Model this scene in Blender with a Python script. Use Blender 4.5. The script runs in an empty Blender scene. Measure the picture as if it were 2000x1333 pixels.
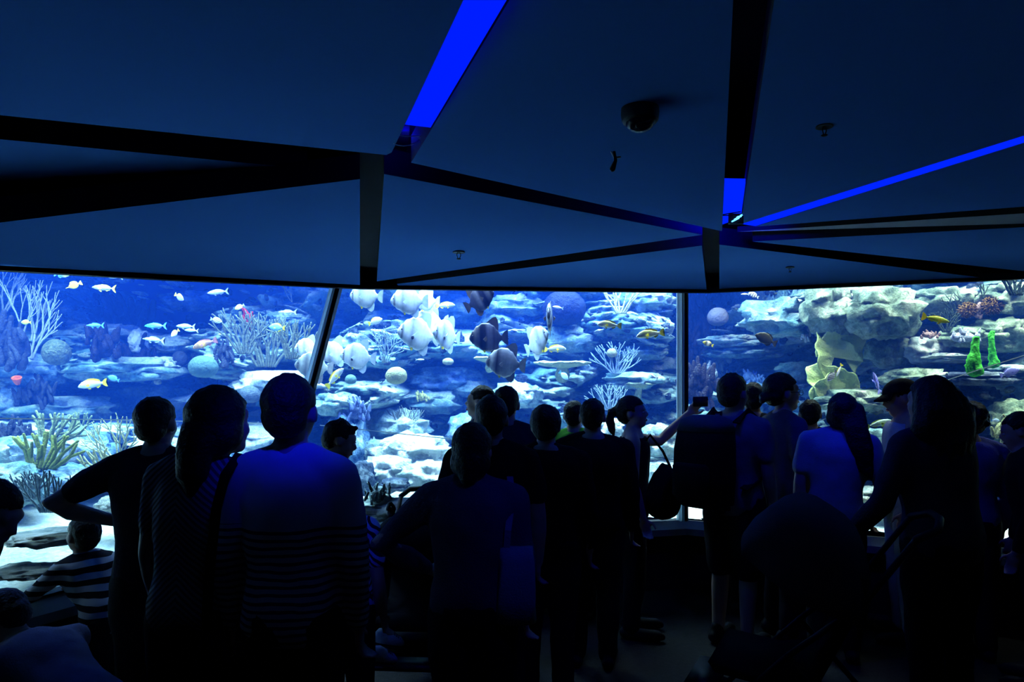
import bpy, bmesh, math, random
from mathutils import Vector, Matrix, noise
from mathutils.geometry import intersect_line_plane
random.seed(7)
SC = bpy.context.scene
COL = SC.collection
# ------------------------------------------------------------------ camera
FPX, EYE, HOR = 1333.0, 1.65, 750.0          # focal length in px, eye height, horizon row
cam = bpy.data.objects.new('camera', bpy.data.cameras.new('camera'))
COL.objects.link(cam)
cam.location = (0, 0, EYE)
cam.rotation_euler = (math.radians(90), 0, 0)
cam.data.sensor_width = 36
cam.data.lens = 36 * FPX / 2000
cam.data.shift_y = (HOR - 666.5) / 2000
cam.data.clip_start = 0.05
SC.camera = cam
# ------------------------------------------------------------------ world, exposure
SC.view_settings.view_transform = 'Standard'
SC.view_settings.look = 'None'
SC.view_settings.gamma = 1
SC.view_settings.use_curve_mapping = False
SC.view_settings.exposure = 0.0
wd = bpy.data.worlds.new('world'); SC.world = wd; wd.use_nodes = True
wd.node_tree.nodes['Background'].inputs[0].default_value = (0.0, 0.001, 0.004, 1)
wd.node_tree.nodes['Background'].inputs[1].default_value = 0.3
SC.cycles.max_bounces = 8
SC.cycles.diffuse_bounces = 3
SC.cycles.glossy_bounces = 2
SC.cycles.transparent_max_bounces = 12
SC.cycles.transmission_bounces = 3
SC.cycles.volume_bounces = 0
SC.cycles.sample_clamp_indirect = 4
SC.cycles.caustics_reflective = False
SC.cycles.caustics_refractive = False

def area(name, loc, size, rot, col, power, spread=180):
    d = bpy.data.lights.new(name, 'AREA'); d.shape = 'RECTANGLE'
    d.size, d.size_y = size; d.color = col; d.energy = power; d.spread = math.radians(spread)
    o = bpy.data.objects.new(name, d); COL.objects.link(o)
    o.location = loc; o.rotation_euler = [math.radians(a) for a in rot]
    return o
def spot(name, loc, target, col, power, ang, blend=0.6, rad=0.05):
    d = bpy.data.lights.new(name, 'SPOT'); d.color = col; d.energy = power
    d.spot_size = math.radians(ang); d.spot_blend = blend; d.shadow_soft_size = rad
    o = bpy.data.objects.new(name, d); COL.objects.link(o); o.location = loc
    o.rotation_euler = (Vector(target) - Vector(loc)).to_track_quat('-Z', 'Y').to_euler()
    return o
# tank lamps: white-blue floods over the water, then added white and blue fills along the glass
TW, TB = (.50, .86, .97), (.004, .07, 1)
area('tank_light', (-3.9, 5.3, 3.35), (2.4, 1.6), (8, 0, 0), TW, 260, 105)
area('tank_light', (-1.6, 6.1, 3.35), (2.4, 1.3), (6, 0, 0), TW, 260, 105)
area('tank_light', (0.6, 6.4, 3.35), (2.4, 1.3), (4, 0, 0), TW, 260, 105)
area('tank_light', (2.7, 5.9, 3.35), (2.0, 1.0), (6, 0, 0), (.74, .95, .88), 125, 105)
area('tank_light', (4.3, 5.0, 3.35), (1.6, 1.4), (6, 0, 0), (.80, .97, .82), 130, 105)
area('tank_light', (-3.1, 4.15, 3.3), (1.6, .5), (10, 0, 57), TW, 30, 100)  # this and the next narrow ones: fills added to brighten rocks near the glass
area('tank_light', (0.0, 5.72, 3.3), (2.6, .35), (10, 0, 8), TW, 30, 100)
area('tank_light', (2.9, 5.15, 3.3), (2.2, .35), (10, 0, -26), (.80, .97, .82), 20, 100)
area('tank_light', (-4.4, 3.6, 3.35), (1.6, 1.3), (4, 0, 20), TW, 75, 85)  # fill added over the front left to lift dark rocks and sand
area('blue_shadow_fill', (-2.9, 4.7, 3.2), (2.6, .3), (38, 0, 57), TB, 95)  # blue fills, added so the shaded reef face turns blue
area('blue_shadow_fill', (0.1, 5.75, 3.2), (2.8, .3), (42, 0, 3), TB, 110)
area('blue_shadow_fill', (2.9, 5.3, 3.2), (2.4, .3), (40, 0, -26), TB, 14)
# hall: blue spots hung in the ceiling slots behind the visitors' heads
BLU = (.003, .004, 1)
spot('hall_blue_spot', (-.35, 1.45, 2.33), (-.72, 2.3, 1.50), BLU, 46, 28, .9)
spot('hall_blue_spot', (.45, 1.7, 2.33), (.1, 2.6, 1.15), BLU, 8, 34, .9)
spot('hall_blue_spot', (1.86, 3.5, 2.28), (1.98, 4.2, 1.25), BLU, 17, 34, .8)
spot('hall_blue_spot', (1.2, 3.0, 2.32), (1.4, 4.4, 1.15), BLU, 1.2, 30, .9)
spot('hall_white_spot', (0.6, -1.2, 2.3), (1.3, 3.5, .4), (.75, .7, 1), .9, 80, .9, .3)

# ------------------------------------------------------------------ helpers
def W(px, py, Y):
    return Vector(((px - 1000) / FPX * Y, Y, EYE - (py - HOR) / FPX * Y))
def S(npx, Y):
    return npx / FPX * Y
def tag(o, label=None, cat=None, group=None, kind=None):
    if label: o['label'] = label
    if cat: o['category'] = cat
    if group: o['group'] = group
    if kind: o['kind'] = kind
    return o
def empty(name, loc, rz=0):
    o = bpy.data.objects.new(name, None); COL.objects.link(o)
    o.location = loc; o.rotation_euler = (0, 0, rz); o.empty_display_size = .1
    return o
def link(name, me, mat=None, parent=None, loc=None, smooth=True):
    o = bpy.data.objects.new(name, me); COL.objects.link(o)
    if mat is not None:
        me.materials.clear(); me.materials.append(mat)
    if smooth and len(me.polygons):
        me.polygons.foreach_set('use_smooth', [True] * len(me.polygons))
    if parent is not None: o.parent = parent
    if loc is not None: o.location = loc
    return o
def from_bm(name, bm, mat=None, parent=None, loc=None, smooth=True):
    me = bpy.data.meshes.new(name); bm.normal_update(); bm.to_mesh(me); bm.free()
    return link(name, me, mat, parent, loc, smooth)
def from_pydata(name, v, f, mat=None, parent=None, loc=None, smooth=True):
    me = bpy.data.meshes.new(name); me.from_pydata([tuple(p) for p in v], [], f); me.update()
    return link(name, me, mat, parent, loc, smooth)
def add_box(bm, a, b, mtx=None):
    vs = [Vector((x, y, z)) for z in (a[2], b[2]) for y in (a[1], b[1]) for x in (a[0], b[0])]
    if mtx is not None: vs = [mtx @ v for v in vs]
    v = [bm.verts.new(p) for p in vs]
    for q in ((0, 2, 3, 1), (4, 5, 7, 6), (0, 1, 5, 4), (2, 6, 7, 3), (0, 4, 6, 2), (1, 3, 7, 5)):
        bm.faces.new([v[i] for i in q])
def add_loft(bm, rings, cap=True):
    R = [[bm.verts.new(p) for p in r] for r in rings]
    n = len(R[0])
    for a, b in zip(R, R[1:]):
        for i in range(n):
            bm.faces.new((a[i], a[(i + 1) % n], b[(i + 1) % n], b[i]))
    if cap:
        bm.faces.new(R[0][::-1]); bm.faces.new(R[-1])
def frame_of(d, up=None):
    d = d.normalized()
    u = Vector(up) if up is not None else (Vector((0, 0, 1)) if abs(d.z) < .9 else Vector((0, 1, 0)))
    x = u.cross(d)
    if x.length < 1e-5: x = Vector((1, 0, 0)).cross(d)
    x.normalize(); y = d.cross(x)
    return x, y, d
def add_tube(bm, pts, rad, n=8, tip=True):
    """A round tube along pts; rad a number or one radius per point; rounded tips."""
    pts = [Vector(p) for p in pts]
    if not hasattr(rad, '__len__'): rad = [rad] * len(pts)
    rings = []; x0 = None
    for i, p in enumerate(pts):
        d = (pts[min(i + 1, len(pts) - 1)] - pts[max(i - 1, 0)])
        if d.length < 1e-7: d = Vector((0, 0, 1))
        d.normalize()
        if x0 is None: x, y, _ = frame_of(d)
        else:
            x = x0 - d * x0.dot(d)
            if x.length < 1e-4: x, _, _ = frame_of(d)
            x.normalize(); y = d.cross(x)
        x0 = x
        if tip and i == 0:
            for s, c in ((.95, .3), (.6, .8)):
                rings.append([p - d * rad[0] * s + (x * math.cos(a) + y * math.sin(a)) * rad[0] * c for a in [2 * math.pi * k / n for k in range(n)]])
        rings.append([p + (x * math.cos(a) + y * math.sin(a)) * rad[i] for a in [2 * math.pi * k / n for k in range(n)]])
        if tip and i == len(pts) - 1:
            for s, c in ((.6, .8), (.95, .3)):
                rings.append([p + d * rad[i] * s + (x * math.cos(a) + y * math.sin(a)) * rad[i] * c for a in [2 * math.pi * k / n for k in range(n)]])
    add_loft(bm, rings)
def add_ell(bm, c, r, mtx=None, sub=3):
    m = Matrix.Translation(Vector(c)) @ (mtx if mtx is not None else Matrix.Identity(4)) @ Matrix.Diagonal((*r, 1))
    bmesh.ops.create_icosphere(bm, subdivisions=sub, radius=1, matrix=m)
def fbm(p, o=4, h=1.0, l=2.0):
    return noise.fractal(p, h, l, o, noise_basis='PERLIN_ORIGINAL')

# ------------------------------------------------------------------ materials
MATS = {}
def nodes_of(name):
    m = bpy.data.materials.new(name); m.use_nodes = True
    return m, m.node_tree.nodes, m.node_tree.links, m.node_tree.nodes['Principled BSDF']
def pmat(name, col, rough=.6, metal=0, spec=.12, var=None, scale=8, bump=0, bscale=40, emis=None, estr=0, alpha=None, sub=0):
    """Principled material with optional noise colour variation and bump."""
    if name in MATS: return MATS[name]
    m, N, L, P = nodes_of(name); MATS[name] = m
    P.inputs['Base Color'].default_value = (*col, 1); P.inputs['Roughness'].default_value = rough
    P.inputs['Metallic'].default_value = metal; P.inputs['Specular IOR Level'].default_value = spec
    if var is not None or bump:
        tc = N.new('ShaderNodeTexCoord')
    if var is not None:
        nz = N.new('ShaderNodeTexNoise'); nz.inputs['Scale'].default_value = scale; nz.inputs['Detail'].default_value = 5
        rp = N.new('ShaderNodeValToRGB'); rp.color_ramp.elements[0].position = .35; rp.color_ramp.elements[1].position = .65
        rp.color_ramp.elements[0].color = (*col, 1); rp.color_ramp.elements[1].color = (*var, 1)
        L.new(tc.outputs['Object'], nz.inputs['Vector']); L.new(nz.outputs['Fac'], rp.inputs['Fac']); L.new(rp.outputs['Color'], P.inputs['Base Color'])
    if bump:
        n2 = N.new('ShaderNodeTexNoise'); n2.inputs['Scale'].default_value = bscale; n2.inputs['Detail'].default_value = 6
        b = N.new('ShaderNodeBump'); b.inputs['Strength'].default_value = bump; b.inputs['Distance'].default_value = .02
        L.new(tc.outputs['Object'], n2.inputs['Vector']); L.new(n2.outputs['Fac'], b.inputs['Height']); L.new(b.outputs['Normal'], P.inputs['Normal'])
    if emis:
        P.inputs['Emission Color'].default_value = (*emis, 1); P.inputs['Emission Strength'].default_value = estr
    return m
def rockmat(name, cols, scale=1.6, bscale=14, bump=.9, pos=(.3, .43, .52, .63), stretch=1.0, rough=.85):
    """Encrusted live rock: patches of four colours, voronoi crust relief."""
    if name in MATS: return MATS[name]
    m, N, L, P = nodes_of(name); MATS[name] = m
    P.inputs['Roughness'].default_value = rough; P.inputs['Specular IOR Level'].default_value = .06
    tc = N.new('ShaderNodeTexCoord'); mp = N.new('ShaderNodeMapping'); mp.inputs['Scale'].default_value = (1, 1, stretch)
    L.new(tc.outputs['Object'], mp.inputs['Vector'])
    nz = N.new('ShaderNodeTexNoise'); nz.inputs['Scale'].default_value = scale; nz.inputs['Detail'].default_value = 9; nz.inputs['Roughness'].default_value = .68
    L.new(mp.outputs['Vector'], nz.inputs['Vector'])
    rp = N.new('ShaderNodeValToRGB'); e = rp.color_ramp.elements
    while len(e) < len(cols): e.new(.5)
    for k, c in enumerate(cols): e[k].position = pos[k]; e[k].color = (*c, 1)
    L.new(nz.outputs['Fac'], rp.inputs['Fac'])
    vo = N.new('ShaderNodeTexVoronoi'); vo.inputs['Scale'].default_value = bscale; L.new(mp.outputs['Vector'], vo.inputs['Vector'])
    n3 = N.new('ShaderNodeTexNoise'); n3.inputs['Scale'].default_value = bscale * 2.2; n3.inputs['Detail'].default_value = 8; n3.inputs['Roughness'].default_value = .7
    L.new(mp.outputs['Vector'], n3.inputs['Vector'])
    ad = N.new('ShaderNodeMath'); ad.operation = 'MULTIPLY_ADD'; L.new(vo.outputs['Distance'], ad.inputs[0]); ad.inputs[1].default_value = -.7
    L.new(n3.outputs['Fac'], ad.inputs[2])
    bp = N.new('ShaderNodeBump'); bp.inputs['Strength'].default_value = bump; bp.inputs['Distance'].default_value = .05
    L.new(ad.outputs[0], bp.inputs['Height']); L.new(bp.outputs['Normal'], P.inputs['Normal'])
    mx = N.new('ShaderNodeMixRGB'); mx.blend_type = 'OVERLAY'; mx.inputs[0].default_value = .9
    L.new(rp.outputs['Color'], mx.inputs[1]); L.new(n3.outputs['Fac'], mx.inputs[2]); L.new(mx.outputs[0], P.inputs['Base Color'])
    return m
# ================================================================== the setting: hall and tank shell
M_floor = pmat('hall_carpet', (.026, .025, .027), .8, bump=.3, bscale=120, var=(.018, .018, .02), scale=30)
M_wall = pmat('dark_wall_paint', (.012, .013, .018), .7, var=(.009, .01, .014), scale=3)
M_void = pmat('black_ceiling_void', (.006, .006, .008), .9, var=(.004, .004, .006), scale=2)
M_ledge = pmat('grey_ledge', (.10, .12, .15), .5, var=(.08, .1, .13), scale=6)
M_side = pmat('panel_edge', (.014, .014, .02), .8, var=(.010, .010, .016), scale=4)
M_tankblue = pmat('blue_tank_paint', (.006, .045, .36), .8, var=(.004, .035, .30), scale=1.2)
def panelmat(name, col, rough=.46, metal=.35):
    m, N, L, P = nodes_of(name)
    P.inputs['Roughness'].default_value = rough; P.inputs['Metallic'].default_value = metal
    tc = N.new('ShaderNodeTexCoord'); nz = N.new('ShaderNodeTexNoise'); nz.inputs['Scale'].default_value = .9; nz.inputs['Detail'].default_value = 3
    mp = N.new('ShaderNodeMapRange'); mp.inputs[3].default_value = rough - .06; mp.inputs[4].default_value = rough + .10
    L.new(tc.outputs['Object'], nz.inputs['Vector']); L.new(nz.outputs['Fac'], mp.inputs[0]); L.new(mp.outputs[0], P.inputs['Roughness'])
    P.inputs['Base Color'].default_value = (*col, 1); P.inputs['Specular IOR Level'].default_value = 0
    return m
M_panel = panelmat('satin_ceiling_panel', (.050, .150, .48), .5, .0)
M_litedge = pmat('pale_ceiling_panel', (.55, .52, .55), .6, var=(.45, .43, .47), scale=2)  # lamp light on the slot edge painted in as a paler colour

# plan of the acrylic front: left pane, centre pane, right pane
ZS, ZT = .54, 2.62
L0b, J1b, J2b, R0b = Vector((-3.25, 1.9, ZS)), Vector((-1.70, 4.78, ZS)), Vector((1.385, 5.5, ZS)), Vector((4.6, 3.9, ZS))
L0t, J1t, J2t, R0t = Vector((-3.05, 1.9, ZT)), Vector((-1.235, 5.06, ZT)), Vector((1.385, 5.5, ZT)), Vector((4.6, 3.9, ZT))
def slab(name, a0, b0, b1, a1, th, mat, n=None):
    """Flat quad a0,b0,b1,a1 (floor pair then top pair) given thickness away from the hall."""
    nn = (b0 - a0).cross(a1 - a0).normalized()
    if nn.y < 0: nn = -nn
    v = [a0, b0, b1, a1] + [p + nn * th for p in (a0, b0, b1, a1)]
    return from_pydata(name, v, [(0, 1, 2, 3), (7, 6, 5, 4), (0, 4, 5, 1), (1, 5, 6, 2), (2, 6, 7, 3), (3, 7, 4, 0)], mat, smooth=False)
# acrylic
m, N, L, P = nodes_of('clear_acrylic'); N.remove(P)
tr = N.new('ShaderNodeBsdfTransparent'); tr.inputs[0].default_value = (.985, .995, 1, 1)
gl = N.new('ShaderNodeBsdfGlossy'); gl.inputs['Roughness'].default_value = .02
fr = N.new('ShaderNodeFresnel'); fr.inputs['IOR'].default_value = 1.2
mx = N.new('ShaderNodeMixShader'); L.new(fr.outputs[0], mx.inputs[0]); L.new(tr.outputs[0], mx.inputs[1]); L.new(gl.outputs[0], mx.inputs[2])
L.new(mx.outputs[0], N['Material Output'].inputs['Surface'])
M_glass = m
tag(slab('window_1', L0b, J1b, J1t, L0t, .05, M_glass), 'left clear acrylic viewing pane of the fish tank', 'window', kind='structure')
tag(slab('window_2', J1b, J2b, J2t, J1t, .05, M_glass), 'middle clear acrylic viewing pane between the two upright bars', 'window', kind='structure')
tag(slab('window_3', J2b, R0b, R0t, J2t, .05, M_glass), 'right clear acrylic viewing pane of the fish tank', 'window', kind='structure')
# low wall and ledge under the panes
dn = Vector((0, 0, -ZS))
for k, (a, b) in enumerate(((L0b, J1b), (J1b, J2b), (J2b, R0b))):
    tag(slab('wall_front.%03d' % k if k else 'wall_front', a + dn, b + dn, b, a, .3, M_wall), ('left', 'middle', 'right')[k] + ' dark low wall under the viewing panes', 'wall', kind='structure')
def ledge(a, b, i):
    d = (b - a).normalized(); n = Vector((d.y, -d.x, 0))
    if n.y > 0: n = -n
    v = [a + Vector((0, 0, .012)), b + Vector((0, 0, .012)), b + n * .13 + Vector((0, 0, -.03)), a + n * .13 + Vector((0, 0, -.03))]
    w = [p - Vector((0, 0, .05)) for p in v]
    return tag(from_pydata('trim_%d' % i, v + w, [(0, 1, 2, 3), (7, 6, 5, 4), (0, 4, 5, 1), (1, 5, 6, 2), (2, 6, 7, 3), (3, 7, 4, 0)], M_ledge, smooth=False),
               ('left', 'middle', 'right')[i - 1] + ' dark grey ledge along the foot of the panes', 'ledge', kind='structure')
ledge(L0b, J1b, 1); ledge(J1b, J2b, 2); ledge(J2b, R0b, 3)
# joint bars
M_barl = pmat('bright_joint', (.62, .72, .82), .35, metal=.3, var=(.5, .6, .75), scale=3)
M_barl.node_tree.nodes['Principled BSDF'].inputs['Transmission Weight'].default_value = 0
M_bard = pmat('black_seal', (.01, .01, .012), .5, var=(.014, .014, .018), scale=5)
def translucent(m, col, f=.6):
    N, L = m.node_tree.nodes, m.node_tree.links
    t = N.new('ShaderNodeBsdfTranslucent'); t.inputs[0].default_value = (*col, 1); x = N.new('ShaderNodeMixShader'); x.inputs[0].default_value = f
    L.new(N['Principled BSDF'].outputs[0], x.inputs[1]); L.new(t.outputs[0], x.inputs[2]); L.new(x.outputs[0], N['Material Output'].inputs['Surface'])
translucent(M_barl, (.75, .9, 1), .7)
def bar(name, bot, top, wl, wd, label):
    """Upright seam: pale bevelled acrylic edge on one side, black seal on the other."""
    root = empty(name, bot); tag(root, label, 'window joint')
    d = top - bot
    def strip(nm, x0, x1, y0, y1, mat):
        bm = bmesh.new()
        r = []
        for t in (0, 1):
            p = d * t
            r.append([p + Vector((x0, y0, 0)), p + Vector(((x0 + x1) / 2, y0 - .012, 0)), p + Vector((x1, y0, 0)), p + Vector((x1, y1, 0)), p + Vector((x0, y1, 0))])
        add_loft(bm, r); from_bm(nm, bm, mat, root, smooth=False)
    strip('pale_edge', -wl, -wl * .45, -.02, .06, M_barl)
    strip('seal_groove', -wl * .45, -wl * .3, -.012, .06, pmat('grey_seal', (.16, .2, .27), .5, var=(.13, .17, .24), scale=4))
    strip('pale_edge', -wl * .3, 0, -.024, .06, M_barl)
    strip('black_seal', 0, wd, -.018, .06, M_bard)
bar('window_joint', J1b, J1t, .045, .030, 'slanting pale metal bar with black seal between left and middle panes')
bar('window_joint', J2b, J2t, .045, .032, 'upright pale bar with black seal right of the middle pane')
# horizontal bonded seams in the panes
M_seam = pmat('seam_white', (.75, .85, .95), .3, var=(.6, .72, .9), scale=4)
translucent(M_seam, (.9, .97, 1), .8)
def seam(pts, label):
    bm = bmesh.new(); add_tube(bm, pts, .0035, 6, False); tag(from_bm('pane_seam', bm, M_seam), label, 'seam', kind='structure')
def on_pane(px, py, a, b, off=-.004):
    d = Vector((b.x - a.x, b.y - a.y)); n = Vector((d.y, -d.x)).normalized()
    kx, kz = (px - 1000) / FPX, -(py - HOR) / FPX
    Y = (a.x * n.x + a.y * n.y) / (kx * n.x + n.y)
    return Vector((kx * Y, Y + off, EYE + kz * Y))
La, Lb = (L0b + L0t) / 2, (J1b + J1t) / 2
seam([on_pane(-60, 817, La, Lb), on_pane(270, 821, La, Lb), on_pane(610, 830, La, Lb)], 'thin pale seam across the left pane behind the heads')
seam([on_pane(625, 831, J1b, J2b), on_pane(880, 858, J1b, J2b), on_pane(1330, 904, J1b, J2b)], 'thin pale seam sloping across the middle pane')
seam([on_pane(1345, 903, J2b, R0b), on_pane(1680, 797, J2b, R0b), on_pane(2060, 675, J2b, R0b)], 'thin pale seam climbing to the right across the right pane')

# floor, side and back walls, roof slab
from_pydata('floor', [(-6, -5, 0), (7, -5, 0), (7, 6, 0), (-6, 6, 0)], [(0, 1, 2, 3)], M_floor); tag(bpy.data.objects['floor'], 'dark hall floor', 'floor', kind='structure')
def wallq(name, v, label):
    tag(from_pydata(name, v, [tuple(range(len(v)))], M_wall, smooth=False), label, 'wall', kind='structure')
wallq('wall_left', [(-3.25, 1.95, 0), (-3.25, -4, 0), (-3.25, -4, 3.4), (-3.25, 1.95, 3.4)], 'dark left wall of the hall')
wallq('wall_right', [(4.6, 3.95, 0), (4.6, -4, 0), (4.6, -4, 3.4), (4.6, 3.95, 3.4)], 'dark right wall of the hall')
wallq('wall_back', [(-3.3, -4, 0), (4.7, -4, 0), (4.7, -4, 3.4), (-3.3, -4, 3.4)], 'dark back wall of the hall')

# ------------------------------------------------------------------ faceted ceiling
def plane_pts(anch, poly):
    """World polygon: pixel outline laid on the plane through three measured corners."""
    a = [W(*q) for q in anch]
    n = (a[1] - a[0]).cross(a[2] - a[0]).normalized()
    out = []
    for px, py in poly:
        d = W(px, py, 1) - Vector((0, 0, EYE))
        t = (a[0] - Vector((0, 0, EYE))).dot(n) / d.dot(n)
        out.append(Vector((0, 0, EYE)) + d * t)
    return out, n
def panel(anch, poly, label, th=.10, mat=None):
    p, n = plane_pts(anch, poly)
    if n.z < 0: n = -n
    bm = bmesh.new()
    lo = [bm.verts.new(v) for v in p]; hi = [bm.verts.new(v + Vector((0, 0, th))) for v in p]
    k = len(p)
    f = bm.faces.new(lo); f.material_index = 0
    g = bm.faces.new(hi[::-1]); g.material_index = 1
    for i in range(k):
        s = bm.faces.new((lo[i], hi[i], hi[(i + 1) % k], lo[(i + 1) % k])); s.material_index = 1
    bmesh.ops.recalc_face_normals(bm, faces=bm.faces)
    me = bpy.data.meshes.new('ceiling_panel'); bm.to_mesh(me); bm.free()
    o = bpy.data.objects.new('ceiling_panel', me); COL.objects.link(o)
    me.materials.append(mat or M_panel); me.materials.append(M_side)
    tag(o, label, 'ceiling panel', kind='structure')
    return o
A = (755, 318, 2.5); B = (1400, 458, 3.7)
F0 = (0, 522, 3.3); F1 = (703, 558, 4.95); F2 = (1385, 565, 5.4); F3 = (1980, 538, 4.45)
panel([(755, 303, 2.48), (0, 225, 2.08), (905, 0, 1.36)], [(-1300, 91), (0, 225), (755, 303), (765, 298), (905, 0), (1468, -1200), (-3000, -1200)], 'big dark blue ceiling panel in the upper left')
panel([(0, 272, 2.25), (0, 391, 2.95), (600, 330, 2.75)], [(-420, 230), (0, 272), (600, 330), (0, 391), (-420, 432)], 'narrow dark wedge-shaped ceiling panel at the left edge', .08)
panel([(0, 519, 3.24), (703, 350, 2.7), F1], [(-420, 486), (0, 435), (703, 350), (703, 557), (0, 519), (-420, 496)], 'blue-lit ceiling panel over the left pane')
panel([(803, 318, 2.5), (1410, 452, 3.65), (1432, 0, 1.38)], [(803, 318), (1410, 452), (1432, 0), (1469, -770), (1450, -760), (995, 0)], 'big blue ceiling panel carrying the round dark camera')
panel([(750, 340, 2.6), (736, 550, 4.95), (1372, 459, 3.75)], [(750, 340), (1372, 459), (736, 550)], 'triangular blue ceiling panel over the middle pane')
panel([(770, 556, 4.98), (1370, 482, 3.95), (1380, 566, 5.4)], [(775, 555), (1371, 480), (1380, 566), (780, 565)], 'low slim triangular panel along the window head')
panel([(1447, 438, 3.6), (1512, 0, 1.36), (2000, 265, 2.1)], [(1447, 438), (1512, 0), (1690, -1200), (3600, -1200), (3200, -110), (2000, 265)], 'big dark ceiling panel in the upper right')
panel([(1475, 443, 3.65), (2000, 279, 2.15), (2000, 404, 2.85)], [(1475, 443), (2000, 279), (3200, -98), (3200, 318), (2000, 404)], 'long dark wedge of ceiling under the thin blue light slot')
panel([(1500, 468, 3.75), (2000, 444, 3.0), (1985, 528, 4.3)], [(1470, 472), (2000, 444), (3200, 386), (3200, 600), (1990, 529)], 'purple-dark ceiling panel at the right edge')
panel([(1405, 480, 3.95), (1405, 566, 5.4), (1915, 543, 4.55)], [(1405, 478), (1920, 543), (1405, 565)], 'blue triangular ceiling panel over the right pane')
# panel edge inside the slot at the right, painted pale to look lit
panel([(1500, 446, 3.72), (2000, 417, 2.95), (2000, 437, 3.0)], [(1440, 453), (2000, 417), (3200, 340), (3200, 394), (2000, 437)], 'panel edge inside the slot at the right, its light painted as pale grey', .03, M_litedge)
# dark slab over everything, and the header that closes the hall above the panes
deckv = [(-3.4, -4, 3.42), (4.8, -4, 3.42), (4.8, 4.2, 3.42), (1.4, 5.95, 3.42), (-1.2, 5.5, 3.42), (-3.4, 2.0, 3.42)]
tag(from_pydata('ceiling', deckv, [(0, 1, 2, 3, 4, 5)], M_void, smooth=False), 'black void above the ceiling panels', 'ceiling', kind='structure')
E0, E1, E2, E3 = W(-420, 498, 2.55), W(703, 560, 5.0), W(1385, 568, 5.42), W(2060, 534, 4.35)
Em = W(300, 540, 3.82); Er = W(1985, 541, 4.45); E0b = W(0, 522, 3.28)
hd = [E0, E0b, Em, E1, E2, Er, E3, W(2620, 505, 3.9)]
v = []; f = []
for p in hd: v += [p, p + Vector((0, .04, 0)), Vector((p.x, p.y + .04, 3.42)), Vector((p.x, p.y, 3.42))]
for i in range(len(hd) - 1):
    for k in range(4): f.append((4 * i + k, 4 * i + 4 + k, 4 * i + 4 + (k + 1) % 4, 4 * i + (k + 1) % 4))
# lip shown as the black line along the window head
tag(from_pydata('wall_header', v, f, M_void, smooth=False), 'black header closing the ceiling down to the window head', 'wall', kind='structure')
bm = bmesh.new()
for a, b in zip(hd, hd[1:]):
    a2, b2 = a + Vector((0, -.012, 0)), b + Vector((0, -.012, 0))
    h = Vector((0, 0, -.016)); t = Vector((0, 0, .026)); y = Vector((0, .06, 0))
    add_loft(bm, [[a2 + h, a2 + t, a2 + t + y, a2 + h + y], [b2 + h, b2 + t, b2 + t + y, b2 + h + y]])
tag(from_bm('trim_4', bm, M_side, smooth=False), 'black lip running along the window head', 'trim', kind='structure')

# light slots: glowing blue troughs recessed in the gaps
M_led = pmat('blue_led_trough', (.0, .002, .05), .9, spec=0, emis=(.0, .012, 1.0), estr=1.05)
M_led2 = pmat('blue_led_slot', (.0, .002, .05), .9, spec=0, emis=(.0, .016, 1.0), estr=1.1)
M_ledw = pmat('led_chip', (.3, .6, 1), .4, emis=(.1, .5, 1.0), estr=3)
def trough(anch, poly, label, mat, up=.05):
    p, n = plane_pts(anch, poly)
    p = [q + Vector((0, 0, up)) for q in p]; w = [q + Vector((0, 0, .02)) for q in p]; k = len(p)
    f = [tuple(range(k)), tuple(range(2 * k - 1, k - 1, -1))] + [(i, i + k, (i + 1) % k + k, (i + 1) % k) for i in range(k)]
    return tag(from_pydata('light_trough', p + w, f, mat, smooth=False), label, 'ceiling light')
trough([(755, 303, 2.48), (803, 318, 2.5), (905, 0, 1.36)], [(790, 246), (841, 252), (1028, -60), (935, -60)], 'wide glowing blue light trough in the slot at top centre', M_led, .004)
trough([(1410, 452, 3.65), (1447, 438, 3.6), (1432, 0, 1.38)], [(1415, 372), (1456, 372), (1447, 436), (1411, 450)], 'short glowing blue trough end above the right ceiling hub', M_led2, .03)
trough([(1447, 438, 3.6), (2000, 265, 2.1), (2000, 279, 2.15)], [(1449, 438), (2000, 266), (3100, -79), (3100, -66), (2000, 279), (1475, 442)], 'long thin glowing blue light slot at the right', M_led2, .0)
d = bpy.data.lights.new('hub_lamp', 'POINT'); d.color = BLU; d.energy = 14; d.shadow_soft_size = .04
o = bpy.data.objects.new('hub_lamp', d); COL.objects.link(o); o.location = W(1415, 452, 3.65) + Vector((0, 0, .12))
d = bpy.data.lights.new('hub_lamp', 'POINT'); d.color = BLU; d.energy = .8; d.shadow_soft_size = .04
o = bpy.data.objects.new('hub_lamp', d); COL.objects.link(o); o.location = W(790, 320, 2.5) + Vector((0, 0, .12))
# wide black backing boards inside the slots
M_slot = pmat('slot_backing', (.03, .034, .06), .8, var=(.022, .025, .045), scale=2)
def backing(anch, poly, label, up=.16):
    p, n = plane_pts(anch, poly)
    p = [q + Vector((0, 0, up)) for q in p]; w = [q + Vector((0, 0, .02)) for q in p]; k = len(p)
    f = [tuple(range(k)), tuple(range(2 * k - 1, k - 1, -1))] + [(i, i + k, (i + 1) % k + k, (i + 1) % k) for i in range(k)]
    tag(from_pydata('slot_backing', p + w, f, M_slot, smooth=False), label, 'ceiling slot', kind='structure')
backing([A, B, (1010, 390, 3.0)][:2] + [(1000, 330, 2.7)], [(740, 290), (830, 290), (1480, 430), (1440, 500), (1300, 475), (700, 360)], 'dark backing of the slot between the two hubs')
backing([B, (1400, 570, 5.42), (1380, 500, 4.7)][:2] + [(1300, 570, 5.4)], [(1340, 470), (1440, 470), (1430, 572), (1350, 572)], 'dark backing of the short upright slot over the right bar', .12)
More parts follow.
